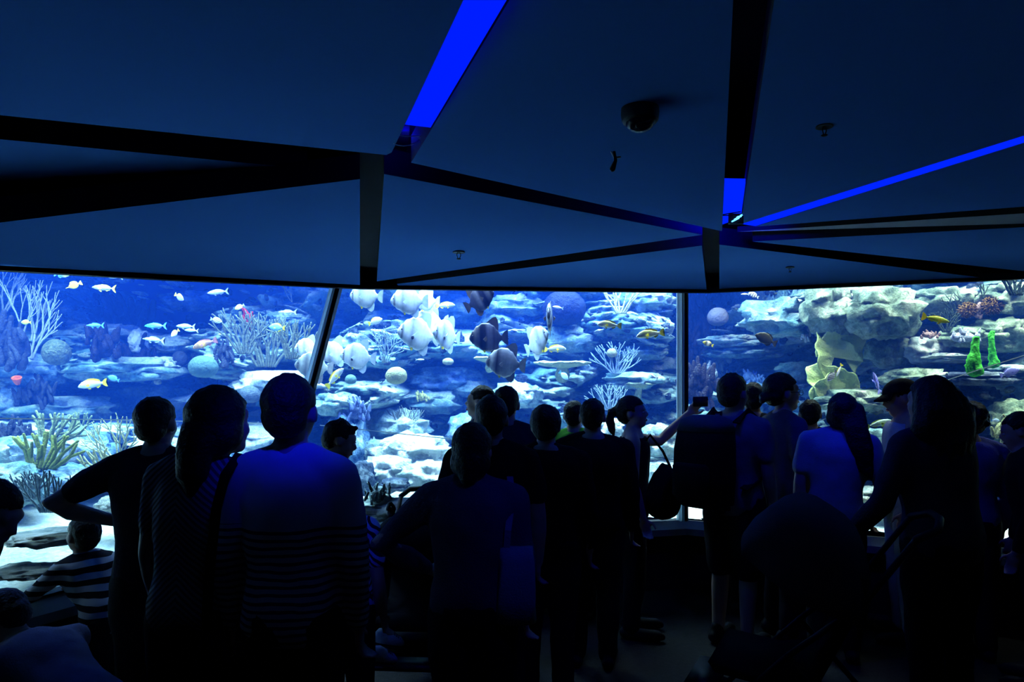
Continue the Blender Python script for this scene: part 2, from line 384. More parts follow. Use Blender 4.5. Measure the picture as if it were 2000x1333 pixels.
backing([A, (725, 560, 5.0), (760, 560, 5.0)], [(660, 320), (800, 320), (760, 562), (680, 562)], 'dark backing of the upright slot over the left bar', .12)
# loose cables crossing the end of the wide trough
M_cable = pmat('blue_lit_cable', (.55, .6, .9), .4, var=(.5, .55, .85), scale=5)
def pc(pts): return [W(x, y, 2.34) + Vector((0, 0, .012)) for x, y in pts]
bm = bmesh.new(); add_tube(bm, pc([(771, 270), (790, 273), (824, 273)]), .0016, 6); tag(from_bm('cable', bm, M_cable), 'straight thin cable across the dark end of the wide blue trough', 'cable')
bm = bmesh.new(); add_tube(bm, pc([(763, 285), (775, 290), (788, 292), (802, 290), (814, 284), (822, 277)]), .0016, 6); tag(from_bm('cable', bm, M_cable), 'drooping thin cable across the dark end of the wide blue trough', 'cable')
bm = bmesh.new(); add_tube(bm, [W(1410, 420, 3.32), W(1425, 417, 3.32), W(1446, 414, 3.32)], .0025, 6); add_tube(bm, [W(1412, 421, 3.32), W(1430, 421, 3.32), W(1444, 421, 3.32)], .0025, 6)
tag(from_bm('cable', bm, M_bard), 'black cables crossing the lit slot above the right hub', 'cable')
r = empty('lamp_fitting', W(1438, 428, 3.38)); tag(r, 'small white lamp fitting shining in the slot at the right hub', 'lamp')
bm = bmesh.new()
for k in range(3): add_tube(bm, [(-.02 + .012 * k, 0, -.012 + .01 * k), (.012 + .012 * k, 0, .004 + .01 * k)], .004, 6)
from_bm('bulb', bm, M_ledw, r)
bm = bmesh.new(); add_box(bm, (-.03, .01, -.02), (.04, .03, .03)); from_bm('bracket', bm, M_bard, r, smooth=False)

# ceiling fixtures
def on_panel(px, py):
    d = (W(px, py, 1) - Vector((0, 0, EYE))).normalized(); best = None
    for o in COL.objects:
        if o.name.startswith('ceiling_panel'):
            ok, l, n, i = o.ray_cast(Vector((0, 0, EYE)), d)
            if ok and (best is None or l.y < best.y): best = l
    return best
bpy.context.view_layer.update()
M_fix = pmat('dark_fixture', (.02, .02, .022), .5, var=(.03, .03, .03), scale=10)
M_fixm = pmat('fixture_metal', (.35, .35, .36), .35, metal=.8, var=(.25, .25, .27), scale=20)
def sprinkler(px, py, label, s=.8, lean=0):
    r = empty('sprinkler', on_panel(px, py) - Vector((0, 0, .020 * s))); r.rotation_euler = (0, lean, .5); tag(r, label, 'sprinkler', 'ceiling sprinklers')
    bm = bmesh.new(); add_tube(bm, [(0, 0, .08 * s), (0, 0, .02 * s)], .011 * s, 10); from_bm('stem', bm, M_fix, r)
    bm = bmesh.new(); add_loft(bm, [[(rr * s * math.cos(a), rr * s * math.sin(a), z * s) for a in [k * math.pi / 8 for k in range(16)]] for rr, z in ((.012, .028), (.042, .022), (.046, .012), (.040, .014))]); from_bm('escutcheon', bm, M_fix, r)
    bm = bmesh.new()
    for sg in (-1, 1): add_tube(bm, [(sg * .010 * s, 0, .015 * s), (sg * .016 * s, 0, -.005 * s), (sg * .006 * s, 0, -.03 * s)], .003 * s, 6)
    from_bm('frame_arm', bm, M_fix, r)
    bm = bmesh.new(); add_loft(bm, [[(rr * s * math.cos(a), rr * s * math.sin(a), z * s) for a in [k * math.pi / 8 for k in range(16)]] for rr, z in ((.016, -.030), (.018, -.033), (.010, -.038))]); from_bm('deflector', bm, M_fix, r)
sprinkler(896, 492, 'ceiling sprinkler on the triangular panel over the middle pane')
sprinkler(1610, 246, 'ceiling sprinkler on the big dark upper right panel', .55)
sprinkler(1543, 522, 'small ceiling sprinkler on the triangular panel over the right pane', .6)
r = empty('ceiling_fitting', on_panel(1200, 296) - Vector((0, 0, .03))); tag(r, 'tiny hanging fitting with a bent vane beside the round camera', 'fitting')
bm = bmesh.new(); add_tube(bm, [(-.004, 0, .05), (.004, 0, .0), (-.006, 0, -.03)], [.004, .006, .010], 8); from_bm('stem', bm, M_fix, r)
bm = bmesh.new(); add_tube(bm, [(.0, 0, .008), (.02, .004, .012)], .0035, 6); add_tube(bm, [(-.002, 0, .012), (-.014, .003, .036)], .003, 6); from_bm('vane', bm, M_fixm, r)
r = empty('ceiling_camera', on_panel(1250, 212) - Vector((0, 0, .04))); r.scale = (.62, .62, .62); tag(r, 'round dark dome camera on the big blue ceiling panel', 'camera')
bm = bmesh.new(); add_loft(bm, [[(rr * math.cos(a), rr * math.sin(a), z) for a in [k * math.pi / 12 for k in range(24)]] for rr, z in ((.085, .10), (.088, .04), (.084, .01), (.078, 0))]); from_bm('housing', bm, M_fix, r)
bm = bmesh.new(); add_ell(bm, (0, 0, 0), (.066, .066, .045)); from_bm('dome', bm, pmat('dome_plastic', (.02, .02, .025), .2, var=(.015, .015, .02), scale=4), r)
bm = bmesh.new(); add_tube(bm, [(-.02, -.055, -.035), (.035, -.04, -.012)], [.012, .016], 10); from_bm('lens_barrel', bm, M_fix, r)
# ================================================================== the tank: backdrop, sand, reef wall, water
WATER_D, WATER_A = .07, .05
RK = dict(
    pale=((.05, .13, .20), (.22, .38, .44), (.38, .49, .48), (.64, .71, .67)),
    teal=((.03, .09, .14), (.12, .26, .30), (.22, .34, .34), (.46, .55, .51)),
    blue=((.02, .06, .16), (.07, .16, .34), (.20, .34, .50), (.55, .66, .78)),
    dark=((.012, .02, .05), (.03, .05, .10), (.08, .11, .16), (.2, .25, .3)),
    white=((.20, .30, .34), (.42, .52, .52), (.66, .72, .68), (.88, .90, .84)),
    green=((.04, .07, .06), (.13, .20, .15), (.24, .32, .22), (.48, .54, .42)),
)
M_reef = rockmat('reef_rock', RK['teal'], 1.1, 9, 1.0, stretch=1.8)
M_sand = rockmat('coral_sand', ((.28, .40, .46), (.46, .58, .62), (.62, .72, .72), (.85, .88, .84)), 2.2, 26, .6)
RM = {k: rockmat('rock_' + k, c, 3.0, 16, .9) for k, c in RK.items()}
# painted blue back and sides
BD = [(-9, 2, 0), (-9, 9.6, 0), (-9, 9.6, 3.6), (-9, 2, 3.6)]
tag(from_pydata('wall_tank_back', [(-9, 9.6, -.2), (9, 9.6, -.2), (9, 9.6, 3.6), (-9, 9.6, 3.6)], [(0, 1, 2, 3)], M_tankblue, smooth=False), 'blue painted back wall of the tank', 'wall', kind='structure')
tag(from_pydata('wall_tank_left', [(-9, 1, -.2), (-9, 9.6, -.2), (-9, 9.6, 3.6), (-9, 1, 3.6)], [(0, 1, 2, 3)], M_tankblue, smooth=False), 'blue painted left end wall of the tank', 'wall', kind='structure')
tag(from_pydata('wall_tank_right', [(9, 3, -.2), (9, 9.6, -.2), (9, 9.6, 3.6), (9, 3, 3.6)], [(0, 1, 2, 3)], M_tankblue, smooth=False), 'blue painted right end wall of the tank', 'wall', kind='structure')
def lerp_tab(t, x):
    if x <= t[0][0]: return t[0][1]
    for (a, va), (b, vb) in zip(t, t[1:]):
        if x <= b:
            k = (x - a) / (b - a); k = k * k * (3 - 2 * k)
            return va + (vb - va) * k
    return t[-1][1]
YB = [(-8, 6.4), (-5, 6.8), (-3.6, 7.2), (-2.4, 7.0), (-1, 6.8), (.6, 7.1), (1.8, 6.9), (2.5, 6.5), (3.4, 6.0), (4.5, 5.4), (7, 4.8)]   # where the wall foot stands
ZB = [(-8, 2.9), (-5.2, 2.9), (-4.7, 2.3), (-3.6, 2.15), (-3.0, 2.5), (-2.2, 3.05), (1.2, 3.0), (1.8, 2.6), (2.2, 2.45), (2.62, 2.5), (2.75, 3.2), (7, 3.3)]  # how high it climbs
def pane_y(x):
    if x < -1.5: return 4.9 + (x + 1.5) * 1.68
    if x < 1.385: return 4.9 + (x + 1.5) * .22
    return 5.5 - (x - 1.385) * .5
def sand_z(x, y):
    d = max(0, y - pane_y(x))
    return ZS + .02 + .10 * d + .05 * fbm(Vector((x * .9, y * .9, 3.3)), 3) + .02 * fbm(Vector((x * 4, y * 4, 1.3)), 3)
# sand bed
nx, ny = 170, 60
v = []; f = []
for j in range(ny + 1):
    for i in range(nx + 1):
        x = -7 + 13 * i / nx; y0 = max(pane_y(x) + .09, -0.5); y = y0 + (8.8 - y0) * (j / ny) ** 1.2
        v.append((x, y, sand_z(x, y)))
for j in range(ny):
    for i in range(nx):
        a = j * (nx + 1) + i; f.append((a, a + 1, a + nx + 2, a + nx + 1))
tag(from_pydata('ground_sand', v, f, M_sand), 'bright white coral sand bed of the tank', 'sand', kind='structure')
# reef wall: blocks and ledges with caves between
def reef_off(x, z):
    w = Vector((noise.noise(Vector((x * 1.1, 3, z * 1.6))), 0, noise.noise(Vector((x * 1.3, 8, z * 1.9)))))
    p = Vector((x * 1.25 + .55 * w.x, 0.5, z * 2.3 + .5 * w.z))
    d, pt = noise.voronoi(p)
    c = noise.cell(Vector((pt[0][0] * 17.3, pt[0][2] * 31.7, 4.2)))
    o = .45 * (c - .35) + .42 * max(0, min(.6, (d[1] - d[0]))) 
    q = Vector((x * 1.7 + 2 * w.x, 9.0, z * 4.6)); o += .26 * (1 - 2 * abs(fbm(q, 3)))
    cave = fbm(Vector((x * .7 + 5, 2.7, z * 1.25)), 2)
    o -= 1.3 * max(0, min(1, (-.02 - cave) / .28))
    o += .10 * fbm(Vector((x * 4.3, 2.2, z * 8)), 4) + .055 * fbm(Vector((x * 12, 5, z * 15)), 3)
    return o
nx, nz = 460, 170
v = []; f = []
for j in range(nz + 1):
    for i in range(nx + 1):
        x = -7.5 + 14 * i / nx; t = j / nz
        yb, zt = lerp_tab(YB, x), lerp_tab(ZB, x) + .12 * noise.noise(Vector((x * 2.3, .4, 7)))
        if t < .86:
            s = t / .86; z = .45 + (zt - .45) * s
            y = yb - .55 + 1.25 * s - reef_off(x, z) * (.5 + .5 * min(1, s * 3))
        else:
            s = (t - .86) / .14; y = yb + .7 + s * (9.3 - yb - .7) - reef_off(x, zt) * (1 - s)
            z = zt + .12 * fbm(Vector((x * 2, y * 2, .3)), 3) * min(1, s * 6)
        v.append((x, min(y, 9.5), z))
for j in range(nz):
    for i in range(nx):
        a = j * (nx + 1) + i; f.append((a, a + 1, a + nx + 2, a + nx + 1))
tag(from_pydata('terrain_reef', v, f, M_reef), 'long artificial reef rock wall of stacked ledges', 'reef wall', kind='structure')
# water with a faint blue haze
m, N, L, P = nodes_of('tank_water'); N.remove(P)
vs = N.new('ShaderNodeVolumeScatter'); vs.inputs['Color'].default_value = (.02, .13, 1, 1); vs.inputs['Density'].default_value = WATER_D; vs.inputs['Anisotropy'].default_value = .3
va = N.new('ShaderNodeVolumeAbsorption'); va.inputs['Color'].default_value = (.2, .62, 1, 1); va.inputs['Density'].default_value = WATER_A
ads = N.new('ShaderNodeAddShader'); L.new(vs.outputs[0], ads.inputs[0]); L.new(va.outputs[0], ads.inputs[1]); L.new(ads.outputs[0], N['Material Output'].inputs['Volume'])
o = .07
pl = [(-3.2, 1.95 + o), (-1.5, 4.95 + o), (1.385, 5.5 + o), (4.6, 3.92 + o), (8.9, 3.92 + o), (8.9, 9.55), (-8.9, 9.55), (-8.9, 1.95 + o)]
k = len(pl); v = [(x, y, .3) for x, y in pl] + [(x, y, 3.12) for x, y in pl]
f = [tuple(range(k - 1, -1, -1)), tuple(range(k, 2 * k))] + [(i, (i + 1) % k, (i + 1) % k + k, i + k) for i in range(k)]
if WATER_D > 0: tag(from_pydata('water', v, f, m, smooth=False), 'clear blue water filling the fish tank', 'water', kind='structure')
# ================================================================== rocks, corals, sponges
from mathutils.bvhtree import BVHTree
def bvh_of(names):
    v, f = [], []
    for n in names:
        me = bpy.data.objects[n].data; k = len(v)
        v += [p.co.copy() for p in me.vertices]; f += [tuple(i + k for i in q.vertices) for q in me.polygons]
    return BVHTree.FromPolygons(v, f)
REEF = bvh_of(['terrain_reef', 'ground_sand'])
def hit(px, py):
    d = (W(px, py, 1) - Vector((0, 0, EYE))).normalized()
    loc, n, i, t = REEF.ray_cast(Vector((0, 0, EYE)), d)
    if loc is None: loc = Vector((0, 0, EYE)) + d * 9
    return loc, d
def rock_mesh(sx, sy, sz, seed, rough=.35, sub=4, knob=0):
    bm = bmesh.new(); bmesh.ops.create_icosphere(bm, subdivisions=sub, radius=1)
    o = Vector((seed * 7.13, seed * 3.7, seed * 1.9))
    for v in bm.verts:
        p = v.co.copy()
        r = 1 + rough * (1 - 2.2 * abs(fbm(p * 1.1 + o, 3))) * .8 + .22 * fbm(p * 3.1 + o, 4) + .08 * fbm(p * 8 + o, 3)
        if knob:
            d, _ = noise.voronoi(p * knob + o); r += .16 * (1 - 2 * min(.7, d[0]))
        q = p * r
        q.z = q.z + .10 * math.sin(q.z * 9 + 2 * noise.noise(p * 2 + o))      # faint bedding
        v.co = Vector((q.x * sx, q.y * sy, q.z * sz))
    return bm
RN = [0]
def rock(px, py, w, h, kind, label, fwd=.0, dy=None, knob=0, name='reef_rock', sub=4):
    RN[0] += 1
    loc, d = hit(px, py)
    p = loc - d * fwd
    sx, sz = S(w, p.y) / 2, S(h, p.y) / 2
    sy = dy if dy else min(max(sx, sz) * .9, .5)
    o = from_bm(name, rock_mesh(sx, sy, sz, RN[0], knob=knob, sub=sub), RM[kind], loc=p)
    o.rotation_euler = (0, 0, random.uniform(-.3, .3))
    return tag(o, label, 'rock', 'loose rocks of the reef')
ROCKS = [
 (205, 655, 180, 34, 'pale', 'broad pale rock shelf under the dark blue water left of the purple bush', .15),
 (62, 722, 120, 62, 'blue', 'blue-grey boulder at the foot of the white branching coral', .3),
 (240, 722, 190, 42, 'teal', 'long teal rock slab above the yellow-tailed silver fish', .25),
 (312, 712, 74, 26, 'white', 'lens-shaped white rock on the teal slab', .6),
 (272, 668, 26, 44, 'white', 'small pointed white rock beside the purple bush', .5),
 (335, 672, 74, 30, 'pale', 'pale wedge of rock below the blue slender fish', .3),
 (300, 792, 160, 74, 'pale', 'large pale rock right of the yellow-tailed silver fish', .3),
 (105, 800, 190, 50, 'teal', 'low rounded teal ridge just above the left pane seam', .35),
 (14, 790, 64, 66, 'blue', 'blue knobbly boulder at the left edge above the seam', .35),
 (440, 782, 160, 24, 'white', 'flat white rock slab under the round teal coral ball', .5),
 (420, 745, 90, 34, 'pale', 'pale rock behind the round teal coral ball', .1),
 (165, 876, 96, 62, 'blue', 'bright blue crusted boulder behind the yellow sea whips', .5),
 (38, 884, 84, 58, 'teal', 'teal boulder below the dark dome at the left edge', .5),
 (150, 935, 130, 44, 'blue', 'smooth blue rock under the yellow finger coral', .6),
 (25, 960, 100, 54, 'pale', 'pale boulder above the child head at the left edge', .6),
 (96, 1050, 130, 20, 'white', 'low pale mound on the sand left of the small boy', .7),
 (50, 1116, 120, 15, 'white', 'flat white mound low on the sand at the far left', .4),
 (225, 990, 60, 36, 'white', 'white rock showing under the bent elbow', .6),
 (545, 752, 140, 50, 'white', 'white rock under the coral thicket left of the slanting bar', .3),
 (505, 862, 110, 56, 'white', 'white mound between the ponytail head and the striped man', .7),
 (455, 922, 60, 70, 'blue', 'blue-white rock beside the ponytail woman shoulder', .6),
 (705, 758, 96, 26, 'teal', 'flat teal rock left of the olive ball', .3),
 (865, 742, 130, 46, 'blue', 'big flat-topped blue boulder below the white batfish group', .45),
 (842, 786, 110, 44, 'teal', 'teal boulder in front of the flat-topped blue one', .5),
 (772, 834, 120, 62, 'pale', 'pale mound behind the dark twig bush', .5),
 (808, 884, 130, 60, 'white', 'knobbly white coral heap in the middle pane, upper part', .7, 9),
 (762, 922, 90, 54, 'white', 'knobbly white coral heap left of the dark hollow', .75, 9),
 (838, 935, 110, 56, 'white', 'knobbly white coral heap beside the tote bag woman head', .75, 9),
 (782, 990, 150, 40, 'white', 'low white rubble mound at the bottom of the middle pane', .5, 8),
 (730, 895, 60, 64, 'pale', 'pale rubble block right of the smooth blue pillar', .7, 7),
 (680, 868, 64, 120, 'blue', 'smooth blue rock pillar right of the spiky hair', .7),
 (706, 935, 44, 60, 'dark', 'dark cut block below the smooth blue pillar', .8),
 (770, 948, 50, 24, 'dark', 'dark slab in the hollow of the white rubble', .9),
 (1010, 772, 84, 46, 'pale', 'pale boulder right of the two dark heads', .3),
 (1118, 664, 96, 46, 'teal', 'teal boulder above the flat table coral', .2),
 (1238, 744, 110, 32, 'teal', 'flat teal slab above the photographing woman', .3),
 (1292, 716, 76, 36, 'pale', 'pale rock left of the upright bar', .3),
 (1178, 838, 66, 40, 'white', 'very bright white rock between the two heads left of the ponytail', .8),
 (1296, 862, 84, 58, 'pale', 'pale boulder behind the raised arm', .6),
 (1296, 932, 60, 60, 'white', 'white crusted rock under the raised arm', .6),
 (1265, 592, 96, 44, 'teal', 'teal rock at the window head left of the upright bar', .1),
 (1010, 600, 110, 40, 'teal', 'teal rock at the window head between the dark batfish', .1),
 (885, 606, 110, 60, 'teal', 'grey rock at the window head behind the white batfish pair', .1),
 (555, 630, 100, 36, 'teal', 'teal rock ledge high behind the blue tang', .1),
 (390, 590, 110, 34, 'blue', 'dim blue ledge under the slender silver fish', .05),
 (1522, 622, 140, 66, 'teal', 'overhanging knobbly rock above the dark rabbitfish', .35, 5),
 (1620, 606, 92, 96, 'green', 'tall grey-green block at the window head above the cabbage coral', .1),
 (1722, 612, 116, 90, 'green', 'mossy block with a sloping underside at the window head', .12),
 (1432, 668, 110, 22, 'pale', 'long pale ledge left of the dark rabbitfish', .3),
 (1440, 690, 110, 18, 'teal', 'lower thin ledge left of the dark rabbitfish', .3),
 (1472, 770, 60, 36, 'blue', 'small blue rock over the backpack man', .4),
 (1812, 684, 66, 50, 'white', 'bright knob of rock above the cap', .35),
 (1856, 700, 110, 18, 'white', 'flat bright ledge left of the green sponges', .35),
 (1742, 690, 84, 54, 'green', 'yellow-green rock with a round hollow right of the cabbage coral', .3),
 (1660, 782, 110, 40, 'green', 'grey-green rock behind the long-haired woman head', .5),
 (1706, 882, 90, 80, 'teal', 'grey boulder right of the long hair', .6),
 (1716, 972, 80, 40, 'white', 'white rock near the stroller handle', .7),
 (1955, 655, 90, 60, 'green', 'grey-green boulder right of the green sponges', .35),
 (1985, 820, 90, 66, 'green', 'grey-green boulder over the man at the right edge', .5),
 (1800, 768, 120, 26, 'dark', 'dark ledge behind the big dark-haired woman', .3),
 (1905, 740, 120, 24, 'dark', 'dark thin ledge under the green sponges', .35),
 (1395, 832, 60, 60, 'pale', 'pale rock between the phone and the backpack man', .6),
 (1850, 590, 120, 50, 'green', 'grey-green rock at the window head left of the brown round corals', .35),
 (1965, 585, 90, 60, 'green', 'mossy rock at the window head in the upper right corner', .35),
 (1905, 660, 110, 40, 'green', 'grey-green ledge behind the lilac soft corals', .25),
 (1790, 742, 110, 40, 'green', 'mossy ledge behind the cap', .4),
 (1560, 730, 80, 40, 'teal', 'teal ledge left of the cabbage coral foot', .3),
 (1250, 690, 90, 26, 'teal', 'thin teal ledge under the right one of the two snappers', .2),
 (920, 760, 80, 30, 'teal', 'teal ledge behind the dark heads in the middle', .3),
 (640, 640, 70, 30, 'blue', 'blue ledge behind the slanting bar', .1),
 (18, 932, 90, 50, 'teal', 'teal rock right under the left-edge boulder with the dark dome', .7),
 (118, 896, 70, 44, 'dark', 'dark rock between the green finger corals and the blue boulder', .7),
 (205, 848, 110, 36, 'blue', 'blue rock directly under the left pane seam', .6),
 (252, 926, 90, 60, 'blue', 'blue crusted rock left of the man with his hand on his hip', .65),
 (60, 880, 60, 50, 'blue', 'small blue rock between the dark dome and the green finger coral', .75),
 (470, 848, 80, 46, 'teal', 'teal rock over the ponytail woman shoulder', .6),
 (360, 890, 80, 60, 'pale', 'pale rock between the first two heads from the left', .6),
 (660, 790, 80, 40, 'teal', 'teal rock under the foot of the slanting bar', .5),
 (920, 840, 80, 60, 'blue', 'blue rock above the tote bag woman head', .6),
]
for r in ROCKS:
    rock(*r[:6], fwd=r[6] if len(r) > 6 else 0, knob=r[7] if len(r) > 7 else 0)

DK_ = .5
def cmat(name, a, b, scale=30, bump=.6, bscale=80, rough=.7):
    a, b = tuple(x * DK_ for x in a), tuple(x * DK_ for x in b)
    return pmat('coral_' + name, a, rough, var=b, scale=scale, bump=bump, bscale=bscale)
def place(px, py, fwd):
    loc, d = hit(px, py); return loc - d * fwd
def branch(bm, p, d, L, r, depth, spread, rnd, up=.25, flat=0, taper=.8, segs=4):
    pts = [p.copy()]; rad = [r]
    for k in range(segs):
        d = (d + Vector((rnd.uniform(-1, 1), rnd.uniform(-1, 1) * (1 - flat), rnd.uniform(-1, 1))) * .13 + Vector((0, 0, up * .15))).normalized()
        p = p + d * L / segs; pts.append(p.copy()); rad.append(r * (1 - (1 - taper) * (k + 1) / segs))
    add_tube(bm, pts, rad, 6)
    if depth > 0:
        n = rnd.choice((2, 2, 3))
        for k in range(n):
            t = pts[-1] if k < 2 else pts[segs // 2]
            a = (k - (n - 1) / 2) * spread + rnd.uniform(-.2, .2)
            x, y, _ = frame_of(d, (0, 1, 0))
            ax = Vector((0, 1, 0)) if flat else Vector((rnd.uniform(-1, 1), rnd.uniform(-1, 1), rnd.uniform(-.3, .3))).normalized()
            nd = Matrix.Rotation(a if flat else (abs(a) + spread * .5) * 1.0, 3, ax) @ d
            branch(bm, t, nd, L * rnd.uniform(.65, .95), rad[-1] * .9, depth - 1, spread, rnd, up, flat, taper, segs)
def whip(name, px, py, fwd, h, mat, label, depth=3, n=3, r=.012, spread=.5, lean=0, flat=.8, seed=1, cat='coral', fan=.8, group=None):
    """Branching sea whip / gorgonian: h is height in px."""
    p = place(px, py, fwd); H = S(h, p.y); rnd = random.Random(seed); bm = bmesh.new()
    for k in range(n):
        a = (k - (n - 1) / 2) / max(1, n) * fan + lean
        branch(bm, Vector(((k - (n - 1) / 2) * r * 1.4, 0, 0)), Vector((math.sin(a), rnd.uniform(-.2, .1), math.cos(a))), H / (depth + 1) * 1.25, r, depth, spread, rnd, .3, flat)
    return tag(from_bm(name, bm, mat, loc=p), label, cat, group)
WHW = cmat('white_whip', (.62, .72, .66), (.8, .86, .78)); YEL = cmat('yellow', (.55, .56, .12), (.35, .42, .12)); OLV = cmat('olive', (.13, .17, .13), (.20, .23, .15))
GRN = cmat('greenish', (.25, .35, .16), (.4, .46, .22)); PUR = cmat('purple', (.010, .011, .022), (.03, .028, .05)); DRK = cmat('dark', (.03, .04, .07), (.06, .08, .12))
BLG = cmat('bluegrey', (.22, .33, .42), (.36, .5, .58)); TEA = cmat('tealball', (.08, .17, .17), (.12, .23, .22), 60, .5, 140); OLB = cmat('oliveball', (.30, .31, .16), (.36, .37, .22), 60, .5, 140)
GRB = cmat('greyball', (.20, .20, .25), (.26, .25, .3), 60, .5, 140); DGR = cmat('domegreen', (.06, .10, .08), (.16, .2, .12), 25, 1, 50)
whip('sea_whip_coral', 58, 700, .5, 150, WHW, 'tall white branching sea whip at the far left', 3, 4, .013, .42, .15, seed=3)
whip('sea_whip_coral', 8, 612, .5, 90, WHW, 'white branching sea whip cut by the left edge under the window head', 3, 3, .011, .4, .35, seed=8)
whip('sea_whip_coral', 232, 905, .9, 90, cmat('pale_yellow', (.62, .64, .30), (.75, .76, .45)), 'pale yellow sea whips left of the man with his hand on his hip', 2, 6, .009, .6, -.5, seed=5, fan=1.6)
whip('sea_whip_coral', 200, 925, .95, 44, cmat('pale_yellow', (.62, .64, .30), (.75, .76, .45)), 'small tuft of yellow sea whips at the raised elbow', 1, 6, .010, .5, -.5, seed=6, fan=1.5)
whip('sea_whip_coral', 1212, 612, .35, 56, cmat('lime_whip', (.55, .62, .34), (.7, .74, .45)), 'pale yellow sea whip fan hanging at the window head right of the frontal batfish', 2, 6, .011, .4, .1, seed=9, fan=1.5)
whip('finger_coral', 100, 862, .9, 50, GRN, 'green finger coral just under the left pane seam', 1, 8, .016, .6, .5, seed=10, flat=.3, fan=1.6)
whip('finger_coral', 82, 915, .9, 62, cmat('lime', (.42, .5, .1), (.3, .4, .12)), 'bright yellow-green finger coral left of the blue boulder', 1, 8, .017, .6, .35, seed=11, flat=.3, fan=1.5)
whip('finger_coral', 155, 838, .85, 28, GRN, 'small olive coral tuft hanging under the left pane seam', 1, 6, .012, .6, 0, seed=12, flat=.3, fan=1.7)
whip('plume_coral', 95, 1000, .9, 76, BLG, 'feathery blue-grey plume coral low at the left', 2, 9, .008, .5, .2, seed=13, flat=.4, fan=1.8)
whip('plume_coral', 60, 975, .9, 50, BLG, 'smaller blue-grey plume coral beside the child head at the left edge', 2, 7, .008, .5, -.3, seed=14, flat=.4, fan=1.7)
whip('thicket_coral', 520, 715, .5, 90, OLV, 'olive finger coral thicket in front of the blue tang', 2, 9, .016, .45, 0, seed=15, flat=.4, fan=1.2)
whip('thicket_coral', 478, 690, .45, 84, OLV, 'olive finger coral thicket left of the blue tang', 2, 7, .014, .45, -.1, seed=16, flat=.4, fan=1.1)
whip('thicket_coral', 572, 700, .5, 70, OLV, 'olive finger coral thicket beside the leftmost white batfish', 2, 7, .014, .45, .1, seed=17, flat=.4, fan=1.1)
whip('thicket_coral', 470, 765, .6, 46, cmat('mustard', (.4, .4, .12), (.5, .5, .2)), 'mustard coral clump right of the round teal coral ball', 1, 8, .018, .5, 0, seed=18, flat=.2, fan=1.6)
whip('twig_coral', 790, 842, .8, 46, cmat('twig', (.16, .2, .16), (.24, .28, .22)), 'dark twiggy coral bush on the pale mound', 2, 9, .006, .55, 0, seed=19, flat=.3, fan=1.8)
whip('feather_coral', 752, 708, .55, 66, BLG, 'grey-green feathery fan coral right of the lone batfish', 3, 5, .007, .4, 0, seed=20, flat=.7, fan=1.0)
whip('bottle_brush_coral', 1872, 640, .6, 66, cmat('blackgreen', (.02, .05, .04), (.04, .07, .05)), 'black-green twiggy coral left of the brown round corals', 3, 3, .008, .5, 0, seed=21, flat=.6)
whip('bottle_brush_coral', 1848, 648, .55, 40, cmat('blackgreen', (.02, .05, .04), (.04, .07, .05)), 'low black-green coral beside the yellow-green fish', 2, 5, .009, .5, 0, seed=22, flat=.5, fan=1.5)
whip('bottle_brush_coral', 1920, 582, .6, 30, cmat('blackgreen', (.02, .05, .04), (.04, .07, .05)), 'small black-green twig coral at the window head over the brown corals', 2, 2, .006, .5, 0, seed=23)
whip('bottle_brush_coral', 1985, 575, .6, 50, cmat('blackgreen', (.02, .05, .04), (.04, .07, .05)), 'black-green coral bush in the upper right corner of the tank', 2, 6, .012, .5, 0, seed=24, flat=.3, fan=1.6)
whip('staghorn_coral', 1425, 752, .5, 24, cmat('staghorn', (.45, .47, .3), (.58, .58, .4)), 'small yellowish staghorn coral above the backpack man', 1, 7, .014, .6, 0, seed=25, flat=.3, fan=1.6)
whip('twig_coral', 1730, 930, .8, 60, cmat('sage', (.25, .30, .18), (.35, .4, .25)), 'sage green twig coral right of the blue T-shirt woman', 2, 6, .009, .5, -.3, seed=26, flat=.4, fan=1.4)
whip('twig_coral', 1205, 730, .5, 60, BLG, 'blue-grey coral bush under the small ball coral', 2, 8, .010, .5, 0, seed=27, flat=.3, fan=1.7)
whip('twig_coral', 1190, 800, .6, 46, BLG, 'blue-grey coral bush left of the photographing woman', 2, 8, .010, .5, 0, seed=28, flat=.3, fan=1.7)
whip('twig_coral', 570, 590, .3, 44, cmat('pale_yellow', (.62, .64, .30), (.75, .76, .45)), 'thin yellow twig coral at the window head left of the slanting bar', 2, 2, .006, .5, -.4, seed=29)
# lumpy soft coral clumps
def clump(name, px, py, w, h, mat, label, fwd=.4, n=26, seed=1, br=.16, cat='coral', lean=0):
    p = place(px, py, fwd); w, h = S(w, p.y), S(h, p.y); rnd = random.Random(seed); bm = bmesh.new()
    for k in range(n):
        x, z, y = rnd.uniform(-.5, .5) * w, rnd.uniform(-.5, .5) * h, rnd.uniform(-.3, .2) * w
        if (x / w * 2) ** 2 + (z / h * 2) ** 2 > 1.1: continue
        L = h * rnd.uniform(.14, .3); r = min(w, h) * br * rnd.uniform(.5, .8)
        a = rnd.uniform(-.7, .7)
        add_tube(bm, [(x, y, z - L * .6), (x + .3 * L * math.sin(a), y, z), (x + L * math.sin(a), y - .1 * L, z + L * .7)], [r, r * .85, r * .6], 8)
    add_ell(bm, (0, .05 * w, -.05 * h), (w * .38, w * .22, h * .42))
    return tag(from_bm(name, bm, mat, loc=p), label, cat)
clump('bush_coral', 232, 632, 130, 90, PUR, 'big dark purple knobbly coral bush in the left pane', .45, 70, 1, .13)
clump('bush_coral', 200, 672, 60, 60, PUR, 'dark purple coral bush above the long teal slab', .5, 30, 2, .16)
clump('bush_coral', 266, 690, 60, 60, PUR, 'dark purple coral bush behind the pointed white rock', .4, 30, 3, .16)
